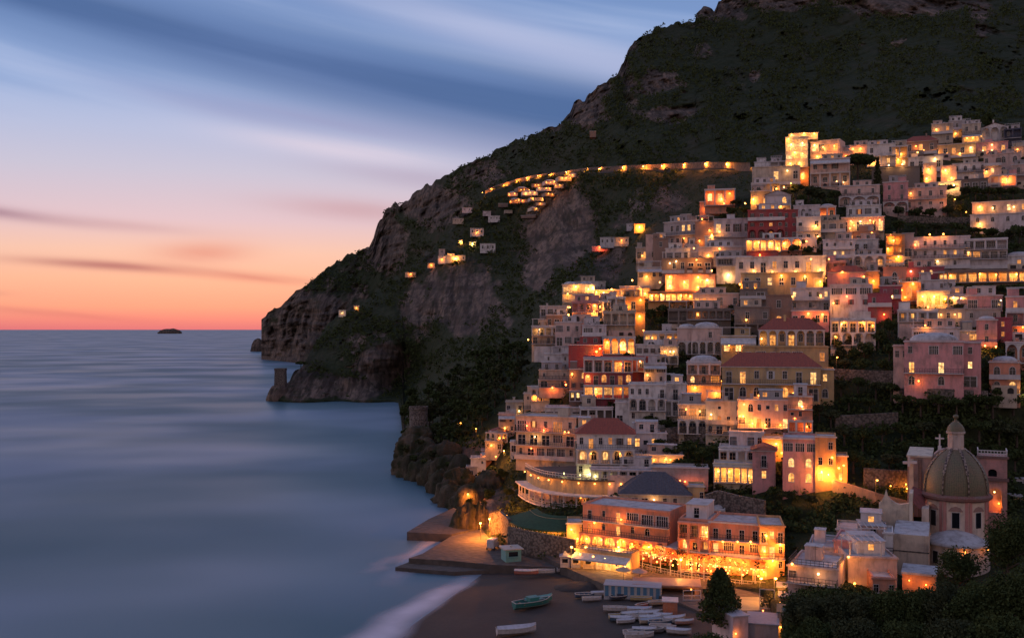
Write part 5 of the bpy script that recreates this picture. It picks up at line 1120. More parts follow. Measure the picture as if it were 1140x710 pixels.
# --- houses before the church
H(929,958,601,655,'P','..../w.../....','rose house with a grey roof terrace beside the lit alley',lamps=[(940,640,110,'y'),(946,650,140,'y'),(936,620,70,'y')],deep=9,Y=161,yaw=6)
H(946,997,619,660,'Q','...../.....','rosy terraced roof house below the church gable',lamps=[(951,648,90,'y')],deep=11,Y=154,yaw=-14)
H(878,931,630,664,'Q','g..../....','lilac-rose house with a broad cluttered roof terrace above the tree tops',lamps=[(912,636,12,'w'),(884,628,25,'y')],deep=11,Y=150,yaw=10,roof='terrace')
H(955,986,588,606,'L','...','grey block with a sloping roof behind the rosy terrace',deep=7,Y=168)
H(984,994,592,616,'W','.','white stepped wall house against the church flank',deep=6,Y=163,clutter=False)
H(1124,1150,546,562,'W','.W','white house with a golden wall right of the bell tower',lamps=[(1134,552,60,'y'),(1137,564,80,'o')],deep=6,Y=200)
H(1118,1150,563,575,'O','..','low orange wall house under the white house by the bell tower',lamps=[(1130,567,60,'o')],deep=4,Y=196)
H(900,929,607,634,'L','w.w/..','lilac house with a white roof between the alley and the orange bay',deep=9,Y=163,yaw=4)
H(916,932,597,612,(.05,.13,.06),'..','little house wrapped in green scaffold netting above the lit alley',deep=4,Y=170,clutter=False)
H(958,992,602,622,'Q','w..w/....','rosy house with a flat cluttered roof behind the rosy terrace',deep=9,Y=164,yaw=-8)
H(932,957,588,604,'B','g.w','tan house with a dark roof strip at the top of the lit alley',deep=8,Y=171)
H(972,996,642,666,'M','w.w','salmon house half hidden by the tree belt below the sacristy',deep=7,Y=149,yaw=-10)
H(631,648,581,622,'Y','W/A/w','narrow yellow house glowing between the green-roofed restaurant and the salmon hotel',deep=6,lamps=[(636,588,90,'y'),(643,598,110,'o'),(635,607,120,'y')],clutter=False,Y=189)

# ================================================================ RETAINING WALLS, ROAD, LAMPS
def wall_run(pts, h, label, name='retaining_wall', th=.6, mt=None, col=None, lamps=(), drop=3.0):
    """wall along (px, py) stations of its foot, standing on the slope"""
    q = []
    for px, py in pts:
        Y = float(DM([px], [py])[0]) * .99; q.append(P(px, py, Y))
    o0 = q[0].copy(); root = MB()
    for a, b in zip(q[:-1], q[1:]):
        d = (b - a); d.z = 0; d.normalize(); nn = Vector((-d.y, d.x, 0)); nn = nn if nn.y > 0 else -nn; nn *= th
        A = [a - o0 + Vector((0, 0, -drop)), b - o0 + Vector((0, 0, -drop)), b - o0 + Vector((0, 0, h)), a - o0 + Vector((0, 0, h))]
        B = [p + nn for p in A]
        root.quad(*A); root.quad(B[1], B[0], B[3], B[2]); root.quad(A[3], A[2], B[2], B[3]); root.quad(A[0], A[3], B[3], B[0]); root.quad(A[1], B[1], B[2], A[2])
    o = root.build(name, mt or M_STONE, None, False, col, o0); tag(o, label, 'wall')
    for px, py, pw, k in lamps:
        Y = float(DM([px], [py])[0]) * .985; wall_lamp(o, P(px, py, Y) - o0 - Vector((0, .7, 0)), pw, k, .14)
    return o
wall_run([(786,577),(800,572),(822,578),(851,584)], 4.6, 'tall grey buttressed stone wall above the red hotel roof')
wall_run([(735,489),(760,486),(802,487)], 2.4, 'stone garden wall under the cream villa')
wall_run([(926,541),(950,548),(975,556),(1013,566)], 1.3, 'orange-lit parapet wall sloping down to the church', 'parapet_wall', .5, M_WALL, (.5,.3,.17), [(948,541,40,'o'),(1008,543,150,'o')])
wall_run([(962,538),(985,540),(1012,541)], 3.0, 'rough wall glowing orange beside the church transept', 'retaining_wall', .6, None, None, [(1007,538,160,'o'),(990,540,60,'o')])
wall_run([(925,417),(960,419),(995,420)], 1.5, 'upper terrace wall in the dark slope left of the palazzo')
wall_run([(930,470),(965,468),(1000,466)], 1.4, 'pale terrace wall low in the dark slope below the palazzo')
wall_run([(1000,437),(1050,438),(1100,440)], 1.0, 'garden wall right below the palazzo')
wall_run([(1000,243),(1040,245),(1082,245)], 1.0, 'long garden wall above the big grey hotel')
wall_run([(565,606),(590,612),(620,618),(640,622)], 3.6, 'rough sea wall under the green-roofed restaurant', 'retaining_wall', .6, None, None, [(592,603,110,'y'),(626,606,160,'y')])
wall_run([(546,592),(556,590),(566,600)], 4.0, 'stone ramp wall beside the orange grotto steps', 'retaining_wall', .6, None, None, [(557,578,40,'y'),(564,573,50,'y'),(562,580,50,'y')])
wall_run([(860,345),(880,380)], 0.5, 'short garden kerb beside the stone church') if False else None
# mountain road: bench, parapet and retaining wall above it
rpts = [(540,216),(552,211),(565,207),(578,203),(592,200),(606,198),(622,197),(640,194),(655,192),(680,191),(700,190),(730,189),(760,188),(790,187),(820,188),(840,189)]
RQ = [P(a, b_, float(DM([a], [b_ + 1.2])[0])) for a, b_ in rpts]
m_ = MB(); wl = MB(); o0 = RQ[0].copy()
for a, b_ in zip(RQ[:-1], RQ[1:]):
    A = a - o0; B = b_ - o0; bk = Vector((0, 9, 0))
    m_.quad(A, B, B + bk, A + bk); m_.quad(A + Vector((0, 0, -3)), B + Vector((0, 0, -3)), B, A)
    wl.quad(A + bk * .8 + Vector((0, 0, -1)), B + bk * .8 + Vector((0, 0, -1)), B + bk * 1.0 + Vector((0, 0, 4.8)), A + bk * 1.0 + Vector((0, 0, 4.8))); wl.quad(A + bk * 1.0 + Vector((0, 0, 4.8)), B + bk * 1.0 + Vector((0, 0, 4.8)), B + bk * 2.2 + Vector((0, 0, 6.6)), A + bk * 2.2 + Vector((0, 0, 6.6)))
o = m_.build('mountain_road', simple('asphalt', (.055, .052, .05), .9), None, False, None, o0); kind(o, 'structure')
o = wl.build('road_wall', stonem('roadside_rock', (.19,.12,.085), (.12,.085,.065), (.07,.05,.04), .5), None, False, None, o0); tag(o, 'long rock wall glowing orange above the mountain road', 'wall')
mbp = MB(); mbp.beam((0, 0, 0), (0, 0, 6), .16); mbp.beam((0, 0, 6), (0, -1.4, 6.25), .12); pole_me = mbp.mesh('pole', M_IRON)
mbh = MB(); mbh.lathe([(.02, -.32), (.32, -.18), (.36, 0), (.2, .12), (.02, .14)], 0, 0, 8); head_me = {k: mbh.mesh('lamp_head', M_BULB[k]) for k in 'oyw'}
def street_lamp(loc, pw, k, label, group=None, s=1.0):
    t_ = thing('street_lamp', label, 'street lamp', loc, 0, group)
    put('pole', pole_me, t_, None, None, 0, (s, s, s)); hd = put('lamp_head', head_me[k], t_, None, (0, -1.4 * s, 6.1 * s), 0, (s * 1.1, s * 1.1, s * 1.1)); point(hd, (0, 0, -.7), pw, k, .3)
ordn = ['first','second','third','fourth','fifth','sixth','seventh','eighth','ninth','tenth','eleventh','twelfth','thirteenth','fourteenth','fifteenth','sixteenth','seventeenth','eighteenth','nineteenth']
RX = [(537,215,'y'),(547,211,'o'),(561,207,'o'),(575,203,'o'),(586,200,'o'),(599,198,'o'),(613,197,'o'),(631,195,'o'),(653,191,'y'),(668,191,'o'),(694,189,'o'),(717,188,'o'),(738,188,'o'),(762,187,'o'),(787,186,'o'),(811,186,'o'),(834,187,'o')]
for i, (px, py, k) in enumerate(RX):
    j = max(1, min(len(rpts) - 1, int(np.searchsorted([r_[0] for r_ in rpts], px)))); a_, b_ = rpts[j - 1][0], rpts[j][0]
    q = RQ[j - 1].lerp(RQ[j], (px - a_) / (b_ - a_)) + Vector((0, 4.6, .05))
    street_lamp(q, (8000 if k == 'o' else 2600), k, f'orange road lamp, {ordn[i]} from the sea end of the mountain road', 'lamps along the mountain road', .5)
for px, py, pw, k, lb in [(513,479,700,'o','orange lamp alone in the dark wood, left of its twin'),(530,486,700,'o','orange lamp alone in the dark wood, right of its twin'),
    (521,561,1500,'o','orange lamp on the rock over the quay'),
    (561,511,1500,'y','amber lamp lighting the arched grotto'),(552,517,900,'o','orange lamp on the steps left of the arched grotto'),(468,461,90,'w','pale lamp on the round watchtower')]:
    Y = float(DM([px], [py + 3])[0]) * .985; q = P(px, py + 3, Y); street_lamp(q, pw, k, lb, None, .55 if px < 535 else .5)
for px, py, pw, lb in [(535,600,6000,'orange lamp at the grotto steps on the quay'),(545,595,7500,'bright orange lamp at the foot of the quay ramp'),(541,584,4000,'orange lamp where the quay meets the ramp')]: street_lamp(G(px, py, 1.75), pw, 'o', lb, None, .6)
for i, (px, pw, lb) in enumerate([(652, 700, 'street lamp on the promenade behind the kiosks'), (688, 800, 'street lamp in front of the lit shopfronts'), (722, 800, 'promenade lamp under the veranda left end'), (757, 700, 'promenade lamp by the middle of the veranda'), (846, 900, 'glaring lamp at the lit court by the big pine'), (862, 1100, 'glaring lamp among the market stalls'), (636, 700, 'street lamp behind the first kiosk')]):
    q = G(px, 630 if px < 740 else 645 if px < 800 else 668, 2.6); q.z = 2.6; street_lamp(q, pw, 'y', lb, None, .62)

for i, (px, py, pw, k, lb) in enumerate([(922,300,420,'y','lamp at the top of the narrow lit stairway right of the long white house'),(925,332,420,'o','lamp on the narrow lit stairway beside the lilac terrace house'),(927,350,500,'y','lamp on the narrow lit stairway beside the pink ground floor'),(926,368,500,'o','lamp on the narrow lit stairway above the yellow top floor'),(929,388,420,'o','lamp low on the narrow lit stairway by the white loggia house'),(931,412,260,'o','lowest lamp of the narrow lit stairway beside the yellow mansion'),
    (1033,216,900,'y','lamp on the lane just below the two glowing towers'),(1046,224,800,'y','lamp halfway down the lane from the glowing towers'),(1062,232,700,'o','lamp at the lower end of the lane from the glowing towers'),(775,300,700,'y','lamp in the alley left of the pale grey wide-windowed house'),(792,272,500,'o','lamp between the white French-window house and the rosy low house'),(902,300,500,'y','lamp on the corner above the golden-washed storey'),
    (668,352,500,'y','lamp right of the pink cube house'),(716,380,260,'o','lamp in the gap beside the stone arcade house'),(803,438,300,'o','lamp in the passage right of the pink and white house'),(823,478,420,'o','lamp on the orange terrace below the yellow mansion'),(938,535,600,'o','lamp at the head of the sloping parapet wall'),(975,552,300,'o','lamp halfway down the sloping parapet wall'),(943,640,500,'y','lamp in the lit alley behind the tree belt'),(632,352,400,'y','lamp left of the pink cube house'),(1060,344,400,'y','lamp under the bright restaurant terrace'),(997,300,500,'o','lamp beside the peach house'),(950,262,380,'o','lamp below the lantern restaurant'),(880,214,500,'y','lamp in the golden archway by the beige lower house')]):
    Y = float(DM([px], [py])[0]) * .965; street_lamp(P(px, py, Y), pw, k, lb, None, .5)
for i, (px, py, wp, hp, sd) in enumerate([(452,527,16,22,3),(460,531,18,26,9),(470,536,18,24,14),(480,541,18,26,22),(490,549,16,26,27),(498,560,16,26,31),(506,571,18,24,38),(516,580,18,22,41),(458,505,18,22,47),(470,512,20,26,52),(484,520,20,26,58),(498,532,20,26,63),(511,546,20,26,69),(526,562,20,24,74),(545,545,18,22,77),(449,505,10,18,80),(466,490,18,16,86),(500,512,16,22,90),(515,528,16,22,93)]):
    rock_lump('cliff_rock', px, py, wp * 1.7, hp * .85, float(DM([px], [min(py, 560)])[0]) * .99, 'craggy brown rock of the near sea cliff below the round watchtower', sd, .8, True)['group'] = 'crags of the near sea cliff'
# watchtowers
def tower(name, px, py0, py1, wpx, Y, label, n, sq=False, col=None):
    u = Y / F; h = (py1 - py0) * u; r = wpx * u / 2
    root = thing(name, label, 'tower', P(px, py1, Y) + Vector((0, r, 0)))
    mb = MB()
    if sq: mb.lathe([(r * 1.5, -3), (r * 1.42, 0), (r * 1.3, h * .9), (r * 1.38, h * .91), (r * 1.38, h), (r * 1.1, h), (r * 1.1, h - .8), (.01, h - .8)], n=4, a0=R(45), a1=R(405))
    else: mb.lathe([(r * 1.06, -6), (r, 0), (r * .97, h * .86), (r * 1.03, h * .88), (r * 1.03, h), (r * .9, h), (r * .9, h - .7), (.01, h - .7)], n=28)
    mb.build('wall', M_STONE, root, not sq and False)
    for k in range(3): put('window', window_mesh('w', '', False)[0], root, SHUT['n'], ((r + .05) * math.sin(R(-30 + 30 * k)), -(r + .05) * math.cos(R(-30 + 30 * k)), h * .5), R(-30 + 30 * k), (.5, 1, .8)) if not sq else None
    return root, h, r
tower('watchtower', 465, 453, 479, 21, 336, 'round stone watchtower on the near point', 28)
tower('watchtower', 311, 410, 436, 12, 638, 'square ruined watchtower on the sea spur', 4, True)
rock_lump('cliff_rock', 311, 447, 27, 15, 634, 'dark rock carrying the square watchtower', 5, 1.0)
rock_lump('boulder', 520, 590, 30, 26, 222, 'craggy boulder beside the orange quay steps', 21, 1.0, True)
rock_lump('boulder', 536, 594, 16, 30, 221, 'tall craggy boulder glowing orange at the quay', 33, 1.0, True)

# ================================================================ FAR HOUSES ON THE HEADLAND
def far(px, py, wp, hp, col, litn, label, group=None, pw=0, k='o', roof='flat'):
    if group: wp *= .6; hp *= .55; pw *= .17
    H(px - wp / 2, px + wp / 2, py - hp, py, col, ('W' * litn + 'w' * max(1, int(wp / 5) - litn)) or 'w', label, roof=roof, deep=8, clutter=False, base=2, group=group, lamps=([(px, py - hp * .4, pw, k)] if pw else ()), name='hillside_house')
far(492,283,7,6,'Q',0,'small rosy house left of the blazing villa on the headland')
far(492,291,9,6,'W',0,'white cube below the small rosy headland house',pw=120)
far(507,290,22,6,'E',4,'blazing villa with a golden terrace on the headland',pw=900,k='y')
far(502,287,8,5,'E',1,'golden upper room of the blazing headland villa',pw=500,k='y')
far(480,296,8,3,'B',1,'tiny low house at the left foot of the blazing villa',pw=120)
far(543,279,17,8,'W',0,'white box house with dark windows right of the blazing villa')
far(531,261,15,7,'W',0,'pale house with two orange lamps on its roof, up the headland',pw=120)
far(513,270,4,3,'E',1,'yellow-lit speck house among the headland trees',pw=350,k='y')
far(526,273,8,4,'Y',1,'yellow-green lit hut beside the headland pines',pw=260,k='g')
far(550,245,13,5,'W',0,'white house with a stepped gable on the far slope')
far(542,238,9,3,'L',0,'flat pale house above the stepped gable house')
far(520,235,11,4,'L',0,'pale house highest on the left of the far slope')
far(510,247,12,4,'B',0,'brown ruin house on the far slope')
far(457,306,12,3,'B',1,'long low house with one lamp at the edge of the headland wood',pw=100)
far(443,300,5,2.5,'L',0,'tiny pale hut at the edge of the headland wood') if False else None
far(381,350,8,5,'W',0,'pale lone house in the wood above the sea spur',pw=30,k='w')
far(397,344,6,4,'B',1,'tiny lit house in the wood above the sea spur',pw=60,k='y')
far(676,272,16,8,'W',0,'white villa alone on the dark slope with pink-lit terrace',pw=0)
far(692,270,16,6,'E',1,'cream annex right of the lone white villa',pw=50)
far(668,276,18,2,'P',0,'pink-lit terrace strip below the lone white villa',pw=200,k='r')
far(712,255,12,6,'O',2,'lone house blazing orange on the dark slope above town',pw=700,k='y')
far(701,253,7,4,'L',0,'pale hut left of the lone blazing house')
far(660,150,7,4,'K',0,'lone ruin house on the high mountainside')
CL = [(629,200,17,4.5,3),(614,204,15,4,3),(598,207,14,4,2),(583,212,15,4,3),(571,217,12,4,2),(606,211,18,3.5,3),(590,216,20,4,4),(574,225,15,5,3),(560,229,12,4,0),(598,222,16,3,2),(612,217,12,3,2),(585,224,12,3,1),(602,227,12,2.5,1),(596,233,10,2.5,1),(588,241,18,2.2,0),(566,236,10,3,0),(622,208,12,3.5,2),(636,196,10,3.5,2)]
for px, py, wp, hp, nl in CL:
    hp *= .68; wp *= .9
    H(px - wp / 2, px + wp / 2, py - hp, py, random.choice(['L','Q','G','B','K']), ('wW' if nl else 'w') * max(1, int(wp / 8)), 'low house with little lamps in the lit cluster under the mountain road' if nl else 'low unlit house at the dark edge of the cluster under the mountain road', roof=random.choice(['flat','flat','vault']), deep=9, clutter=False, base=1.2, name='hillside_house', yaw=random.uniform(-20, 20),
      group='lit cluster houses under the road' if nl else 'unlit cluster houses under the road', lamps=[(px - wp / 2 + wp * (q + random.random()) / nl, py - hp * random.uniform(.1, .8), random.uniform(22, 75), random.choice('ooy')) for q in range(nl)])

# ================================================================ TREES AND GARDENS
def crown_np(n, wx, wy, h, z0, lobes, size, shape='round'):
    """leaf clumps through the crown's volume, gathered in uneven lobes"""
    cs = []; per = max(20, n // lobes)
    for i in range(lobes):
        if shape == 'cypress': zc = z0 + h * (i + .5) / lobes; rr = wx * .5 * (1.02 - (i / lobes) ** 1.6); c = np.array([0, 0, zc]); R_ = np.array([rr, rr, h / lobes * .8])
        elif shape == 'umbrella': a = 6.28 * i / lobes + rng.random(); d = rng.uniform(.2, .75); c = np.array([math.cos(a) * wx * .5 * d, math.sin(a) * wy * .5 * d, z0 + h * (.6 - .25 * d)]); R_ = np.array([wx * .24, wy * .24, h * .34])
        elif shape == 'bigpine':
            f = i / max(1, lobes - 1); zc = z0 + h * (.12 + .8 * f); rad = wx * .5 * min(1, (f + .12) * 4) * (1 - f) ** .62 * .72; a = i * 2.4; c = np.array([math.cos(a) * rad, math.sin(a) * rad * wy / wx, zc]); R_ = np.array([wx * (.22 - .1 * f), wx * (.22 - .1 * f), h * .1])
        elif shape == 'pine':
            f = i / max(1, lobes - 1); zc = z0 + h * (.1 + .82 * f); rad = wx * .5 * (1 - f) ** .8 * .62; a = i * 2.4; c = np.array([math.cos(a) * rad, math.sin(a) * rad * wy / wx, zc]); R_ = np.array([wx * (.27 - .15 * f), wy * (.27 - .15 * f), h * .13])
        else:
            v = rng.normal(size=3); v /= np.linalg.norm(v); v *= rng.uniform(.25, .72); c = np.array([v[0] * wx * .5, v[1] * wy * .5, z0 + h * (.5 + v[2] * .5)]); R_ = np.array([wx, wy, h]) * rng.uniform(.17, .29)
        u = rng.normal(size=(per, 3)); u /= np.linalg.norm(u, axis=1)[:, None]; u *= (rng.random(per) ** .33)[:, None]
        cs.append(c + u * R_)
    return leaf_quads(np.concatenate(cs), size)
_tc = {}
def tree(px, py, hp, wp, label, shape='round', Y=None, group=None, mt=None, name=None, z=None, trunk=.25, dens=1.0):
    if Y is None: Y = float(DM([px], [py])[0]) * .988
    u = Y / F; h = hp * u; wd = wp * u; loc = P(px, py, Y)
    if z is not None: loc.z = z
    name = name or {'round': 'tree', 'umbrella': 'umbrella_pine', 'cypress': 'cypress', 'pine': 'pine_tree', 'bigpine': 'pine_tree', 'bush': 'shrub'}[shape]
    t_ = thing(name, label, {'bush': 'shrub'}.get(shape, 'tree'), loc, 0, group)
    n = int(np.clip(hp * wp * 2.2 * dens, 260, 9000)); size = np.clip(2.6 * u, .28, 1.3)
    th = {'umbrella': .6, 'pine': .22, 'bigpine': .2, 'bush': .02, 'cypress': .08}.get(shape, trunk) * h
    lob = {'round': max(7, int(wp / 3)), 'pine': 16, 'bigpine': 30, 'umbrella': 12, 'cypress': 8, 'bush': 6}[shape]
    V, f = crown_np(n, wd, wd * .9, h - th, th, lob, size, 'round' if shape == 'bush' else shape)
    put('crown', mesh_np('crown', V, f, mt or (M_LEAF if random.random() < .7 else M_LEAF2)), t_)
    if shape != 'bush':
        tk = MB(); r = max(.1, wd * .035); top = th + (h - th) * (.75 if shape in ('pine', 'cypress', 'bigpine') else .35)
        tk.lathe([(r * 1.5, -1.5), (r * 1.25, 0), (r, th * .6), (r * .8, th), (r * .25, top)], n=8)
        for i in range(6):
            a = i * 2.4; zz = th + (top - th) * i / 7; L = wd * .32
            tk.beam((0, 0, zz), (math.cos(a) * L, math.sin(a) * L, zz + L * .55), r * .55)
        tk.build('trunk', M_BARK, t_, True)
    return t_
tree(802, 702, 84, 54, 'big dark pine standing in front of the red hotel', 'bigpine', Y=137, z=2.4, dens=1.5)
tree(790, 722, 36, 50, 'round bushy tree cut off by the bottom edge below the big pine', 'round', Y=124, z=4.2)
tree(1068, 668, 58, 58, 'dark feathery tree before the apse of the domed church', 'round', Y=148, dens=.55)
tree(1122, 665, 98, 62, 'tall dense tree at the right edge beside the church', 'round', Y=142)
tree(1152, 640, 60, 50, 'dense tree half out of the right edge behind the tallest one', 'round', Y=150)
for i, (px, py, hp, wp, Y) in enumerate([(893,716,58,44,126),(915,722,66,50,121),(940,726,70,52,118),(968,728,76,56,116),(997,730,80,58,113),(1026,732,82,60,111),(1056,734,84,62,109),(1088,738,92,66,106),(1120,742,110,70,103),(1148,744,124,64,101),(905,742,60,56,112),(955,750,66,62,108),(1010,756,72,66,104),(1065,760,78,70,100),(1112,764,84,72,97),(980,700,42,40,133),(930,700,36,36,138),(1030,700,44,40,130),(1085,690,50,44,132)]):
    tree(px, py, hp, wp, 'leafy tree in the dark belt along the lower right edge', 'round', Y=Y, group='trees of the dark belt at lower right')
tree(955, 206, 36, 34, 'broad umbrella pine above the arched dusky house', 'umbrella', dens=1.4)
tree(977, 208, 32, 9, 'slim cypress right of the umbrella pine', 'cypress')
tree(1024, 205, 20, 9, 'cypress beside the glowing towers', 'cypress')
tree(1102, 146, 20, 22, 'dark tree behind the summit houses')
tree(1052, 218, 12, 24, 'low wide pine above the garden wall', 'umbrella')
tree(335, 411, 9, 15, 'wind-bent pine on the sea spur beside the ruined watchtower', 'umbrella', Y=652)
tree(478, 470, 26, 24, 'bushy tree beside the round watchtower', Y=345)
tree(716, 300, 14, 26, 'round tree under the lone west pair of houses')
tree(729, 288, 14, 5, 'tiny cypress between the west houses', 'cypress')
tree(868, 660, 16, 28, 'low bush at the foot of the orange hotel bay', 'bush', Y=160, z=2.6)
def grove(label, group, spots, shape='round', mt=None):
    for s in spots: tree(s[0], s[1], s[2], s[3], label, s[4] if len(s) > 4 else shape, None, group, mt)
grove('garden tree in the dark gap between cream villa and garden restaurant', 'trees of the dark middle garden', [(735,500,14,22),(748,512,18,26),(766,508,16,26),(782,515,20,26),(795,508,16,20),(760,522,14,24),(780,528,12,22),(742,528,12,16)])
grove('shrub on the dark stone bank above the red hotel', 'shrubs on the bank above the red hotel', [(800,548,10,20),(815,552,10,22),(832,560,11,22),(846,566,12,20),(808,562,9,22),(826,570,9,22),(860,550,10,24),(878,556,10,22),(772,565,10,14),(900,560,12,26),(885,575,12,26),(868,590,14,24)], 'bush')
grove('dark tree on the unlit slope left of the rose palazzo', 'trees of the dark slope beside the palazzo', [(932,392,14,18),(948,388,16,20),(962,393,14,18),(978,385,20,20),(990,372,18,16),(990,398,18,20),(940,412,14,22),(960,412,13,24),(982,414,14,20),(936,436,14,22),(955,434,14,22),(975,438,14,26),(992,440,14,20),(945,452,12,24),(968,455,12,22),(912,462,14,16),(925,470,14,22)])
grove('dark tree on the unlit slope between palazzo and church', 'trees of the dark slope above the church', [(1005,452,14,26),(1025,456,14,26),(1045,452,13,26),(1065,456,14,26),(1085,452,14,26),(1105,458,18,28),(1128,455,20,28),(940,490,18,26),(960,495,18,28),(982,490,18,28),(1004,488,18,30),(1028,484,16,28),(950,520,18,28),(970,526,16,26),(990,522,18,28),(1010,506,16,26),(1030,502,14,24),(1090,484,18,30),(1112,488,20,32),(1132,490,22,30),(1130,520,22,28),(1105,508,14,24),(1060,478,14,24),(1080,500,12,20)])
grove('dark garden tree under the dusky upper houses', 'trees of the upper right gardens', [(1000,240,10,18),(1018,241,9,18),(1035,242,10,20),(1055,240,12,22),(1070,238,12,18),(1000,256,10,20),(1020,257,9,20),(1042,257,9,22),(1064,258,10,22),(1085,262,10,22),(1104,266,12,22),(1122,272,16,24),(1135,268,18,24),(1130,282,12,18)])
grove('dark garden tree under the four-arched white house', 'trees of the far right terraces', [(1074,218,10,16),(1086,219,11,18),(1100,220,11,18),(1114,219,10,18),(1128,220,12,18),(1070,225,8,14)])
grove('clipped dark hedge tree under the long veranda restaurant', 'hedge trees under the veranda restaurant', [(1056,322,9,16),(1070,324,10,18),(1086,324,10,18),(1102,324,10,18),(1118,325,10,18),(1134,326,11,18)], 'bush')
grove('dark tree in the garden under the floodlit tower hotel', 'trees under the tower hotel', [(886,219,14,18),(900,222,15,20),(914,226,16,20),(928,226,14,18),(893,230,12,18),(908,235,12,18),(925,232,12,16)])
grove('dark tree in the terrace garden of the west shoulder', 'trees of the west shoulder', [(802,238,11,16),(815,240,11,16),(828,240,10,14),(820,230,10,14),(808,246,9,14),(790,244,8,12)])
grove('shrub beneath the red palace', 'shrubs beneath the red palace', [(640,448,12,18),(662,455,12,20),(678,458,13,22),(690,462,12,16),(650,462,10,16),(668,468,9,16),(600,456,12,18),(592,466,12,16)], 'bush')
grove('dark tree in the steep garden under the dining terrace', 'trees in the garden under the dining terrace', [(728,345,14,18),(738,352,14,16),(724,358,14,14),(735,364,12,14),(750,342,8,14)])
grove('small dark tree under the loggia house', 'trees under the loggia house', [(935,398,13,15),(950,398,11,15),(966,396,14,14),(905,365,12,14),(912,378,12,12)], 'bush')
grove('dark planting between the lit houses', 'planting between the lit houses', [(815,345,7,10),(760,400,10,12),(775,404,9,12),(760,412,8,10),(905,345,8,12),(885,280,8,16),(900,282,9,14),(912,272,8,10),(975,292,9,12),(1055,340,8,12),(1068,345,7,14),(1110,395,8,16),(1125,398,8,16),(700,398,7,10),(760,440,7,9),(1000,370,12,10),(990,350,10,10),(1140,436,16,18),(1110,440,10,16),(745,345,8,10),(725,470,8,22),(740,474,8,18)], 'bush')
grove('dark tree on the rocks above the quay', 'trees on the quay rocks', [(552,540,14,16),(566,552,12,14),(545,556,12,14),(575,545,8,12),(560,530,10,16),(548,530,12,14)], 'bush')
grove('dark tree on the brink beside the round watchtower', 'trees on the brink by the round watchtower', [(449,470,20,12),(455,462,18,14),(462,455,16,14),(470,462,18,14),(452,488,12,10),(458,446,16,14),(474,486,12,14)])
for px, py, q in [(452,500,.955),(462,508,.95),(474,515,.95),(486,522,.95),(497,535,.95),(510,548,.95),(522,560,.955),(468,492,.955),(482,505,.95),(500,518,.95),(515,532,.95),(528,545,.955),(538,560,.955),(455,485,.96),(490,510,.955),(530,575,.96)]:
    tree(px, py + 4, random.uniform(6, 11), random.uniform(9, 15), 'wiry shrub clinging to the crags of the near sea cliff', 'bush', float(DM([px], [py])[0]) * q, 'shrubs on the crags of the near sea cliff')
# wooded spur left of town: individual crowns in the nearer wood
sp_ = []
for i in range(400):
    px = random.uniform(476, 592); py = random.uniform(380, 490)
    if py < np.interp(px, [476, 500, 540, 592], [440, 418, 398, 378]) or px > np.interp(py, [380, 420, 460, 490], [585, 580, 548, 522]) or len(sp_) >= 95: continue
    if all((px - a[0]) ** 2 + ((py - a[1]) * 1.4) ** 2 > 42 for a in sp_): sp_.append((px, py))
for px, py in sorted(sp_, key=lambda q: q[1]): tree(px, py, random.uniform(9, 16), random.uniform(11, 18), 'leafy tree of the near wood west of the town', 'round', group='trees of the near wood west of the town', mt=M_LEAF if random.random() < .6 else M_LEAF2, dens=.9)
# ground cover on the town slope
gx_ = rng.uniform(520, 1150, 30000); gy_ = rng.uniform(135, 640, 30000)
k = (in_town(gx_, gy_) < .6) & (gy_ > topM(gx_) + 3) & (gy_ < botM(gx_) - 3) & (vnoise(np.c_[gx_ / 14, gy_ / 9, gx_ * 0]) > -.25) & ~((gx_ > 935) & (gy_ > 570))
gx_, gy_ = gx_[k], gy_[k]; Yg_ = DM(gx_, gy_) * .996; gb = np.c_[(gx_ - CX) / F * Yg_, Yg_, CAMH - (gy_ - CY) / F * Yg_]
cc_ = np.repeat(gb, 5, 0) + rng.normal(size=(len(gb) * 5, 3)) * (.7, .6, .35)
V, f = leaf_quads(cc_, .75); kind(put('ground_cover', mesh_np('ground_cover', V, f, M_LEAF)), 'stuff')
gx_ = rng.uniform(875, 1160, 9000); gy_ = rng.uniform(655, 735, 9000); Yg_ = DM(gx_, gy_) * .99
gb = np.c_[(gx_ - CX) / F * Yg_, Yg_, CAMH - (gy_ - CY) / F * Yg_]; cc_ = np.repeat(gb, 4, 0) + rng.normal(size=(len(gb) * 4, 3)) * (.5, .5, .4)
V, f = leaf_quads(cc_, .5); kind(put('undergrowth', mesh_np('undergrowth', V, f, M_LEAF)), 'stuff')

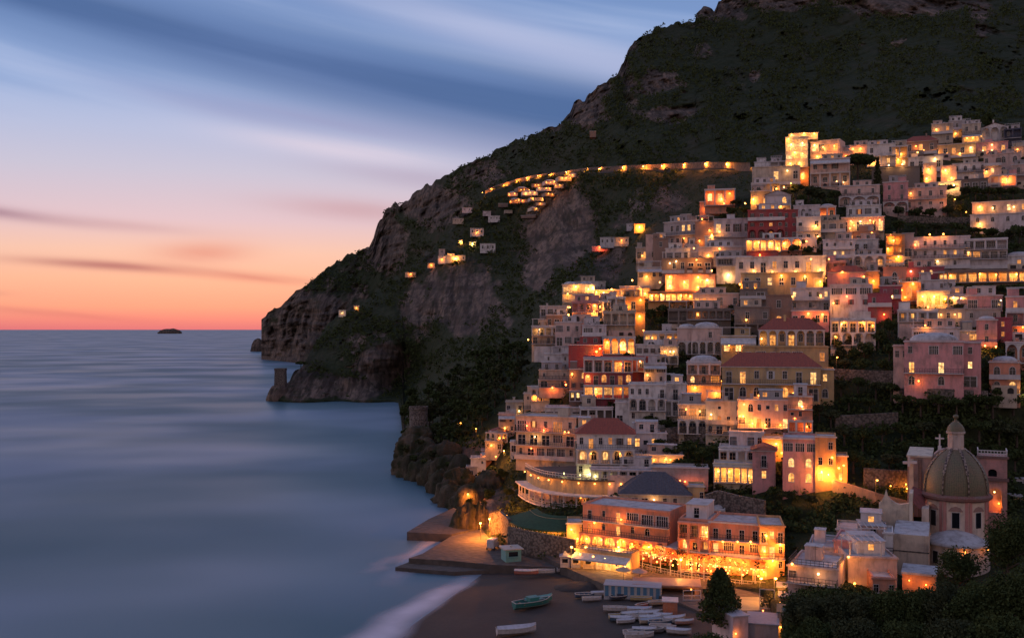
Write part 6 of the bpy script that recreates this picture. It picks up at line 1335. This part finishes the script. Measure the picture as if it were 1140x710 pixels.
# ================================================================ BEACH AND PROMENADE
def beach_pt(px, py, z=None):
    zz = 1.0
    for _ in range(6):
        q = G(px, py, zz); zz = float(beach_z(q.x, q.y))
    q = G(px, py, zz if z is None else z); return q
def boat_meshes(L, B, D_, cover):
    """hull with pointed bow, transom, gunwale, thwarts or a tied-down cover"""
    st = [(-.5, .62, .0), (-.25, .9, 0), (0, 1, 0), (.2, .88, .02), (.36, .58, .08), (.46, .25, .2), (.5, .03, .32)]
    hull = MB(); ring = []
    for x, wf, lift in st:
        y = B / 2 * wf; z1 = D_ * (1 + lift * .6); ring.append([(x * L, -y, z1), (x * L, -y * .82, D_ * .4 + lift * D_ * .6), (x * L, 0, lift * D_ * 1.1), (x * L, y * .82, D_ * .4 + lift * D_ * .6), (x * L, y, z1)])
    for a, b in zip(ring[:-1], ring[1:]):
        for i in range(4): hull.quad(a[i], b[i], b[i + 1], a[i + 1])
    hull.poly(ring[0][::-1])
    inn = MB()
    for a, b in zip(ring[:-1], ring[1:]):
        z = D_ * .35; inn.quad((a[0][0], a[0][1] * .9, z + 0), (b[0][0], b[0][1] * .9, z), (b[4][0], b[4][1] * .9, z), (a[4][0], a[4][1] * .9, z))
    gun = MB()
    for sgn in (0, 4):
        for a, b in zip(ring[:-1], ring[1:]): gun.beam(a[sgn], b[sgn], .09)
    gun.beam(ring[0][0], ring[0][4], .09)
    bench = MB()
    for x, wf in ((-.28, .82), (.0, .9), (.22, .78)): bench.box(x * L - .12, x * L + .12, -B / 2 * wf, B / 2 * wf, D_ * .68, D_ * .74)
    cv_ = MB()
    if cover:
        rg = [(x * L, B / 2 * wf * 1.03, D_ * (1 + l * .6) + .02, D_ * (1.32 + l * .5)) for x, wf, l in st]
        for a, b in zip(rg[:-1], rg[1:]):
            cv_.quad((a[0], -a[1], a[2]), (b[0], -b[1], b[2]), (b[0], 0, b[3]), (a[0], 0, a[3])); cv_.quad((a[0], 0, a[3]), (b[0], 0, b[3]), (b[0], b[1], b[2]), (a[0], a[1], a[2]))
    return hull, inn, gun, bench, cv_
def boat(px, py, L, rz, hcol, label, cover=None, B=None, z=None, cabin=False, stack=0):
    if px > 640: L *= .84; rz += random.uniform(-10, 10)
    q = beach_pt(px, py, z); q.z += .05 + stack
    t_ = thing('boat', label, 'boat', q, R(rz), 'boats pulled up on the beach')
    h, i_, g, bn, cv_ = boat_meshes(L, B or L * .34, L * .15 + .2, cover)
    h.build('hull', M_PAINT, t_, True, hcol); i_.build('floor', M_PAINT, t_, False, (.3, .26, .22)); g.build('gunwale', M_PAINT, t_, False, (.5, .48, .46))
    if cover: cv_.build('cover', M_PAINT, t_, True, cover)
    else:
        o = bn.build('bench', M_PAINT, t_, False, (.34, .22, .12)); kind(o, 'stuff')
    if cabin:
        c = MB(); c.box(-L * .1, L * .16, -L * .1, L * .1, L * .15, L * .25); c.box(-L * .12, L * .17, -L * .11, L * .11, L * .25 + .002, L * .265); c.build('cabin', M_PAINT, t_, False, tuple(v * 1.3 for v in hcol))
wh = (.56, .53, .54)
boat(592, 676, 6.6, 28, (.02, .16, .15), 'teal motorboat lying alone on the dark sand', None, 2.4, None, True)
boat(599, 672, 5.4, 30, (.03, .2, .18), 'smaller teal boat tucked behind the lone teal motorboat', (.1, .3, .28))
boat(575, 706, 6.0, 15, wh, 'white inflatable-looking boat cut by the bottom edge', (.5, .46, .48))
boat(651, 665, 3.8, 12, (.05, .09, .16), 'dark blue boat at the left end of the beached row', None, 1.5)
boat(659, 669, 3.8, 5, wh, 'white rowing boat below the dark blue one')
boat(668, 663, 3.6, 8, wh, 'white boat touching the end bathing hut', (.5, .48, .5))
boat(690, 667, 4.0, 15, (.03, .04, .07), 'black and navy boat in front of the striped huts', None, 1.7, None, True)
boat(714, 664, 4.6, 4, wh, 'white boat with a pale cover by the last blue huts', (.55, .52, .54))
boat(714, 669, 4.2, 2, (.5, .4, .2), 'cream boat with a tan rim below the pale covered boat')
boat(686, 681, 4.8, 4, wh, 'long white boat, upper left of the crowded patch')
boat(690, 689, 4.0, 2, (.55, .45, .24), 'cream and yellow boat in the crowded patch')
boat(697, 694, 3.4, 10, wh, 'stubby white boat below the cream and yellow boat', (.45, .43, .46))
boat(712, 682, 4.6, -4, wh, 'white boat with a grey cover in the crowded patch', (.42, .42, .46))
boat(710, 690, 4.0, 14, wh, 'slanting white boat in the middle of the crowded patch')
boat(726, 684, 3.8, 0, (.4, .42, .46), 'grey boat close to the orange hut')
boat(724, 691, 4.2, 6, wh, 'low white boat right of the slanting one', (.5, .5, .52))
boat(742, 690, 2.4, 10, (.5, .52, .56), 'tiny pale dinghy beside the orange hut')
boat(738, 702, 4.6, -24, wh, 'white boat pointing down towards the bottom edge')
boat(726, 704, 4.0, -12, (.16, .15, .16), 'dark boat left of the white boat pointing down')
boat(712, 711, 5.0, 4, wh, 'white boat along the bottom edge')
boat(756, 706, 4.2, -6, wh, 'white boat under the round bushy tree', (.55, .53, .56))
boat(762, 695, 3.4, 6, (.5, .3, .26), 'faded pink boat left of the round bushy tree', (.55, .48, .46))
boat(716, 676, 3.4, 30, (.36, .12, .1), 'little red boat among white ones')
boat(632, 637, 4.0, 8, wh, 'white canoe on the sand mound by the kiosks')
boat(605, 639, 4.2, 0, wh, 'white rowing boat drawn up under the quay edge', None, 1.3, 1.0)
boat(586, 640, 4.4, -4, (.45, .16, .12), 'red and white rowing boat under the quay edge', (.55, .45, .42), 1.3, 1.0)
for i in range(16):
    px, py = random.uniform(684, 764), random.uniform(672, 708)
    boat(px, py, random.uniform(3.0, 4.4), random.uniform(-14, 22), random.choice([wh, wh, (.4, .42, .46), (.06, .12, .2), (.5, .4, .3)]), 'small beached boat packed between the others in the crowded patch', random.choice([None, None, (.5, .48, .5), (.3, .34, .4)]))
# kiosks
def kiosk(px, py, w_, h_, wall, roofc, label, finial=True, rz=0, z=2.6, lampk=None, flat=False):
    q = G(px, py, z); t_ = thing('kiosk', label, 'kiosk', q, rz - math.atan((px - CX) / F), 'kiosks on the promenade')
    mb = MB(); cell(mb, -w_ / 2, w_ / 2, 0, h_, (-w_ * .3, w_ * .3, h_ * .42, h_ * .82, False), -w_ / 2, .15)
    for a, b in (((w_ / 2, -w_ / 2), (w_ / 2, w_ / 2)), ((w_ / 2, w_ / 2), (-w_ / 2, w_ / 2)), ((-w_ / 2, w_ / 2), (-w_ / 2, -w_ / 2))): mb.quad((*a, 0), (*b, 0), (*b, h_), (*a, h_))
    mb.box(-w_ * .36, w_ * .36, -w_ / 2 - .25, -w_ / 2 - .004, h_ * .36, h_ * .41); mb.build('wall', M_PAINT, t_, False, wall)
    r = MB(); e_ = w_ * .62
    if flat: r.box(-e_, e_, -e_, e_, h_ + .003, h_ + .2); r.lathe([(.3, h_ + .2), (.25, h_ + .5), (.02, h_ + .55)], n=8)
    else: r.lathe([(e_ * 1.41, h_ - .1), (e_ * 1.41, h_ + .05), (.35, h_ + w_ * .3), (.3, h_ + w_ * .42), (.05, h_ + w_ * .55)], n=4, a0=R(45), a1=R(405))
    r.build('roof', M_PAINT, t_, False, roofc)
    s_ = MB(); s_.quad((-w_ * .3, -w_ / 2 + .16, h_ * .42), (w_ * .3, -w_ / 2 + .16, h_ * .42), (w_ * .3, -w_ / 2 + .16, h_ * .82), (-w_ * .3, -w_ / 2 + .16, h_ * .82)); s_.build('hatch', M_GLASS, t_)
    if lampk: wall_lamp(t_, (w_ * .5, -w_ * .5, h_ * .8), 14, lampk, .07)
kiosk(629, 630, 1.7, 1.9, (.6, .52, .5), (.16, .18, .26), 'white kiosk with a grey-blue peaked roof, first of the row')
kiosk(641, 630.5, 1.7, 1.9, (.6, .52, .45), (.06, .16, .14), 'white kiosk with a dark green peaked roof')
kiosk(656, 631, 2.3, 1.9, (.62, .45, .28), (.3, .33, .42), 'ticket kiosk with a wide pale blue roof')
kiosk(670, 632, 2.0, 1.9, (.62, .52, .45), (.4, .05, .05), 'kiosk with a bright red canopy roof')
kiosk(569, 623, 3.1, 2.3, (.13, .34, .34), (.42, .4, .36), 'teal booth with a flat cream roof on the quay', z=1.75, flat=True, rz=.3)
v_ = G(548, 611, 1.75); t_ = thing('delivery_van', 'small white box van parked on the quay beside the stone ramp', 'van', v_, R(70))
mb = MB(); mb.box(-1.2, 1.2, -.75, .75, .45, 2.1); mb.build('body', M_PAINT, t_, False, (.5, .48, .5))
mb = MB(); mb.box(1.203, 1.9, -.72, .72, .45, 1.25); mb.box(1.203, 1.5, -.7, .7, 1.252, 1.8, 1); mb.build('cab', [M_PAINT, M_GLASS], t_, False, (.5, .48, .5))
for x in (-.8, 1.4):
    for y in (-.78, .78):
        mb = MB(); mb.lathe([(.01, -.1), (.32, -.1), (.32, .1), (.01, .1)], n=14); o = mb.build('wheel', M_IRON, t_, False, None, (x, y, .33)); o.rotation_euler = (R(90), 0, 0)
# bathing huts
t0 = G(672, 663, 2.0); t1 = G(736, 667, 2.0); d_ = (t1 - t0); L_ = d_.length; a_ = math.atan2(d_.y, d_.x); nh = 9
for i in range(nh):
    p = t0.lerp(t1, i / nh); t_ = thing('bathing_hut', 'blue-and-white bathing hut of the low row behind the boats', 'beach hut', p, a_, 'row of striped bathing huts')
    wv = L_ / nh; mb = MB(); mb.box(.02, wv - .02, 0, 2.2, -.6, 1.9); mb.build('wall', M_PAINT, t_, False, (.52, .5, .5) if i % 2 else (.46, .46, .48))
    mb = MB(); mb.box(wv * .22, wv * .78, -.06, -.003, .05, 1.75); mb.build('door', M_PAINT, t_, False, (.06, .19, .32))
    mb = MB(); mb.quad((-.01, -.35, 1.92), (wv + .01, -.35, 1.92), (wv + .01, 2.5, 2.2), (-.01, 2.5, 2.2)); mb.build('roof', M_PAINT, t_, False, (.36, .36, .38))
def block(name, label, cat, px0, px1, py, h, dp, col, z=2.6, roofc=(.4, .38, .4), rz=0, lit_=None, lamps=(), roofover=.15, front=None):
    q = G((px0 + px1) / 2, py, z); wd = (px1 - px0) / F * q.y; t_ = thing(name, label, cat, q, rz - math.atan(((px0 + px1) / 2 - CX) / F)); w2 = wd / 2
    mb = MB()
    if front: cell(mb, -w2, w2, 0, h, (-w2 * .86, w2 * .86, .1, h * .82, False), 0, .3); mb.quad((-w2, dp * .7, 0), (w2, dp * .7, 0), (w2, dp * .7, h), (-w2, dp * .7, h))
    else: cell(mb, -w2, w2, 0, h, None)
    mb.quad((w2, 0, 0), (w2, dp, 0), (w2, dp, h), (w2, 0, h)); mb.quad((-w2, dp, 0), (-w2, 0, 0), (-w2, 0, h), (-w2, dp, h)); mb.quad((w2, dp, 0), (-w2, dp, 0), (-w2, dp, h), (w2, dp, h))
    mb.build('wall', M_WALL, t_, False, col)
    r = MB(); r.box(-w2 - roofover, w2 + roofover, -roofover, dp + roofover, h + .004, h + .16); r.build('roof', M_PAINT, t_, False, roofc)
    for x, y, zz, pw, k in lamps: wall_lamp(t_, (x * w2, y, zz), pw, k, .11)
    return t_
block('beach_hut', 'orange hut with a white awning among the boats', 'hut', 738, 754, 686, 2.2, 2.4, (.5, .16, .07), 1.9, (.55, .5, .5))
block('beach_bar', 'low beach bar with a wide faded pink roof on the promenade', 'bar', 706, 778, 662, 1.5, 4.5, (.34, .2, .12), 2.4, (.42, .24, .18), 0, None, [(-.7, -.4, 1.2, 40, 'o'), (.75, -.4, 1.2, 50, 'o')], .3, True)
block('lit_pavilion', 'brightly lit square pavilion at the right end of the veranda', 'pavilion', 838, 853, 650, 3.0, 4, (.62, .5, .34), 2.6, (.55, .45, .34), 0, None, [(-.6, -.5, 2.3, 150, 'y'), (.6, -.5, 2.3, 170, 'y'), (0, 1.4, 2.2, 90, 'y')], .4, True)
block('market_stall', 'orange-lit market stall with stacked crates beside the dark tree belt', 'stall', 868, 888, 684, 2.6, 3, (.5, .26, .12), 2.6, (.28, .27, .3), 0, None, [(-.9, -.6, 1.9, 150, 'y'), (.3, -.5, 1.8, 110, 'o')], .2, True)
block('stall_roof', 'little stall with a slatted grey roof above the crates', 'stall', 866, 886, 668, 2.0, 3, (.3, .22, .16), 2.6, (.26, .28, .34), 0, None, [(.2, -.5, 1.4, 60, 'o')], .2, True)
block('lean_to', 'house with a pale pink-lit wall cut by the bottom edge', 'house', 815, 834, 724, 4.6, 6, (.6, .45, .45), 2.6, (.5, .47, .5), .5, None, [(-.9, -.6, 2.6, 60, 'o')])
block('workshop', 'grey flat roof at the bottom edge with a red-lit back wall', 'workshop', 833, 866, 722, 3.3, 5.5, (.34, .3, .3), 2.6, (.3, .31, .35), 0, None, [(0, 5.8, 3.6, 60, 'r')])
block('shed', 'small green-roofed shed beside the bottom tree belt', 'shed', 866, 882, 716, 4.2, 4, (.32, .24, .2), 2.6, (.03, .07, .05), 0, None, [(-.6, -.5, 2.4, 70, 'y')])
# lit court with posts and a green trellis screen
q = G(835, 676, 2.6); o = MB(); c0 = [G(a, b_, 2.62) for a, b_ in ((824, 664), (850, 664), (846, 679), (815, 679))]; o.quad(*[p - q for p in reversed(c0)]); kind(o.build('court', simple('pale_court', (.34, .31, .22), .9, 0, (.6, (.26, .24, .17))), None, False, None, q), 'structure')
t_ = thing('trellis_screen', 'dark green trellis screen in a white frame beside the lit court', 'screen', G(854, 678, 2.6), R(-14)); mb = MB()
for x in (-1.1, 1.1): mb.beam((x, 0, 0), (x, 0, 3.1), .12)
mb.beam((-1.1, 0, 3.1), (1.1, 0, 3.1), .12); mb.beam((-1.1, 0, .2), (1.1, 0, .2), .12); mb.build('frame', M_WHITEIRON, t_)
V, f = leaf_quads(np.c_[rng.uniform(-1, 1, 420), rng.normal(0, .12, 420), rng.uniform(.25, 3.0, 420)], .3); put('climbing_plant', mesh_np('climbing_plant', V, f, M_LEAF2), t_)
t_ = thing('rail_frame', 'white goal-like rail frame left of the big pine', 'frame', G(769, 668, 2.6)); mb = MB(); railing_mb(mb, [(-1.2, 0, 0), (1.6, 0, 0)], 1.6, 1.2, .09); mb.build('posts', M_WHITEIRON, t_); bpy.data.objects['posts'].name = 'frame'
# promenade balustrade and parasols
def parasol(px, py, col, label, z=2.6, s=1.0):
    t_ = thing('parasol', label, 'parasol', G(px, py, z)); mb = MB(); mb.lathe([(1.4 * s, 2.1 * s), (1.38 * s, 2.2 * s), (.6 * s, 2.55 * s), (.03, 2.75 * s)], n=10); mb.build('canopy', M_PAINT, t_, False, col); mb = MB(); mb.beam((0, 0, 0), (0, 0, 2.3 * s), .07); mb.build('pole', M_IRON, t_)
parasol(671, 618, (.45, .05, .04), 'red parasol behind the red-roofed kiosk'); parasol(694, 648, (.5, .36, .22), 'tan parasol at the promenade edge'); parasol(712, 650, (.5, .3, .22), 'faded orange parasol at the promenade edge')
m1 = rock_lump('sand_mound', 648, 655, 56, 7, 172, 'golden sand mound below the kiosks', 44, .8); m1.data.materials.clear(); m1.data.materials.append(M_SAND)

if HAZE:
    m = bpy.data.materials.new('evening_haze'); m.use_nodes = True; t = NT(m.node_tree); t.n.remove(t.n['Principled BSDF'])
    pv = t.new('ShaderNodeVolumePrincipled'); pv.inputs['Color'].default_value = (.75, .7, .78, 1); pv.inputs['Density'].default_value = HAZE; pv.inputs['Anisotropy'].default_value = .2
    t.l.new(pv.outputs[0], t.n['Material Output'].inputs['Volume'])
    mb = MB(); mb.box(-2200, 2200, -150, 9800, -60, 900); o = kind(mb.build('haze', m), 'stuff')
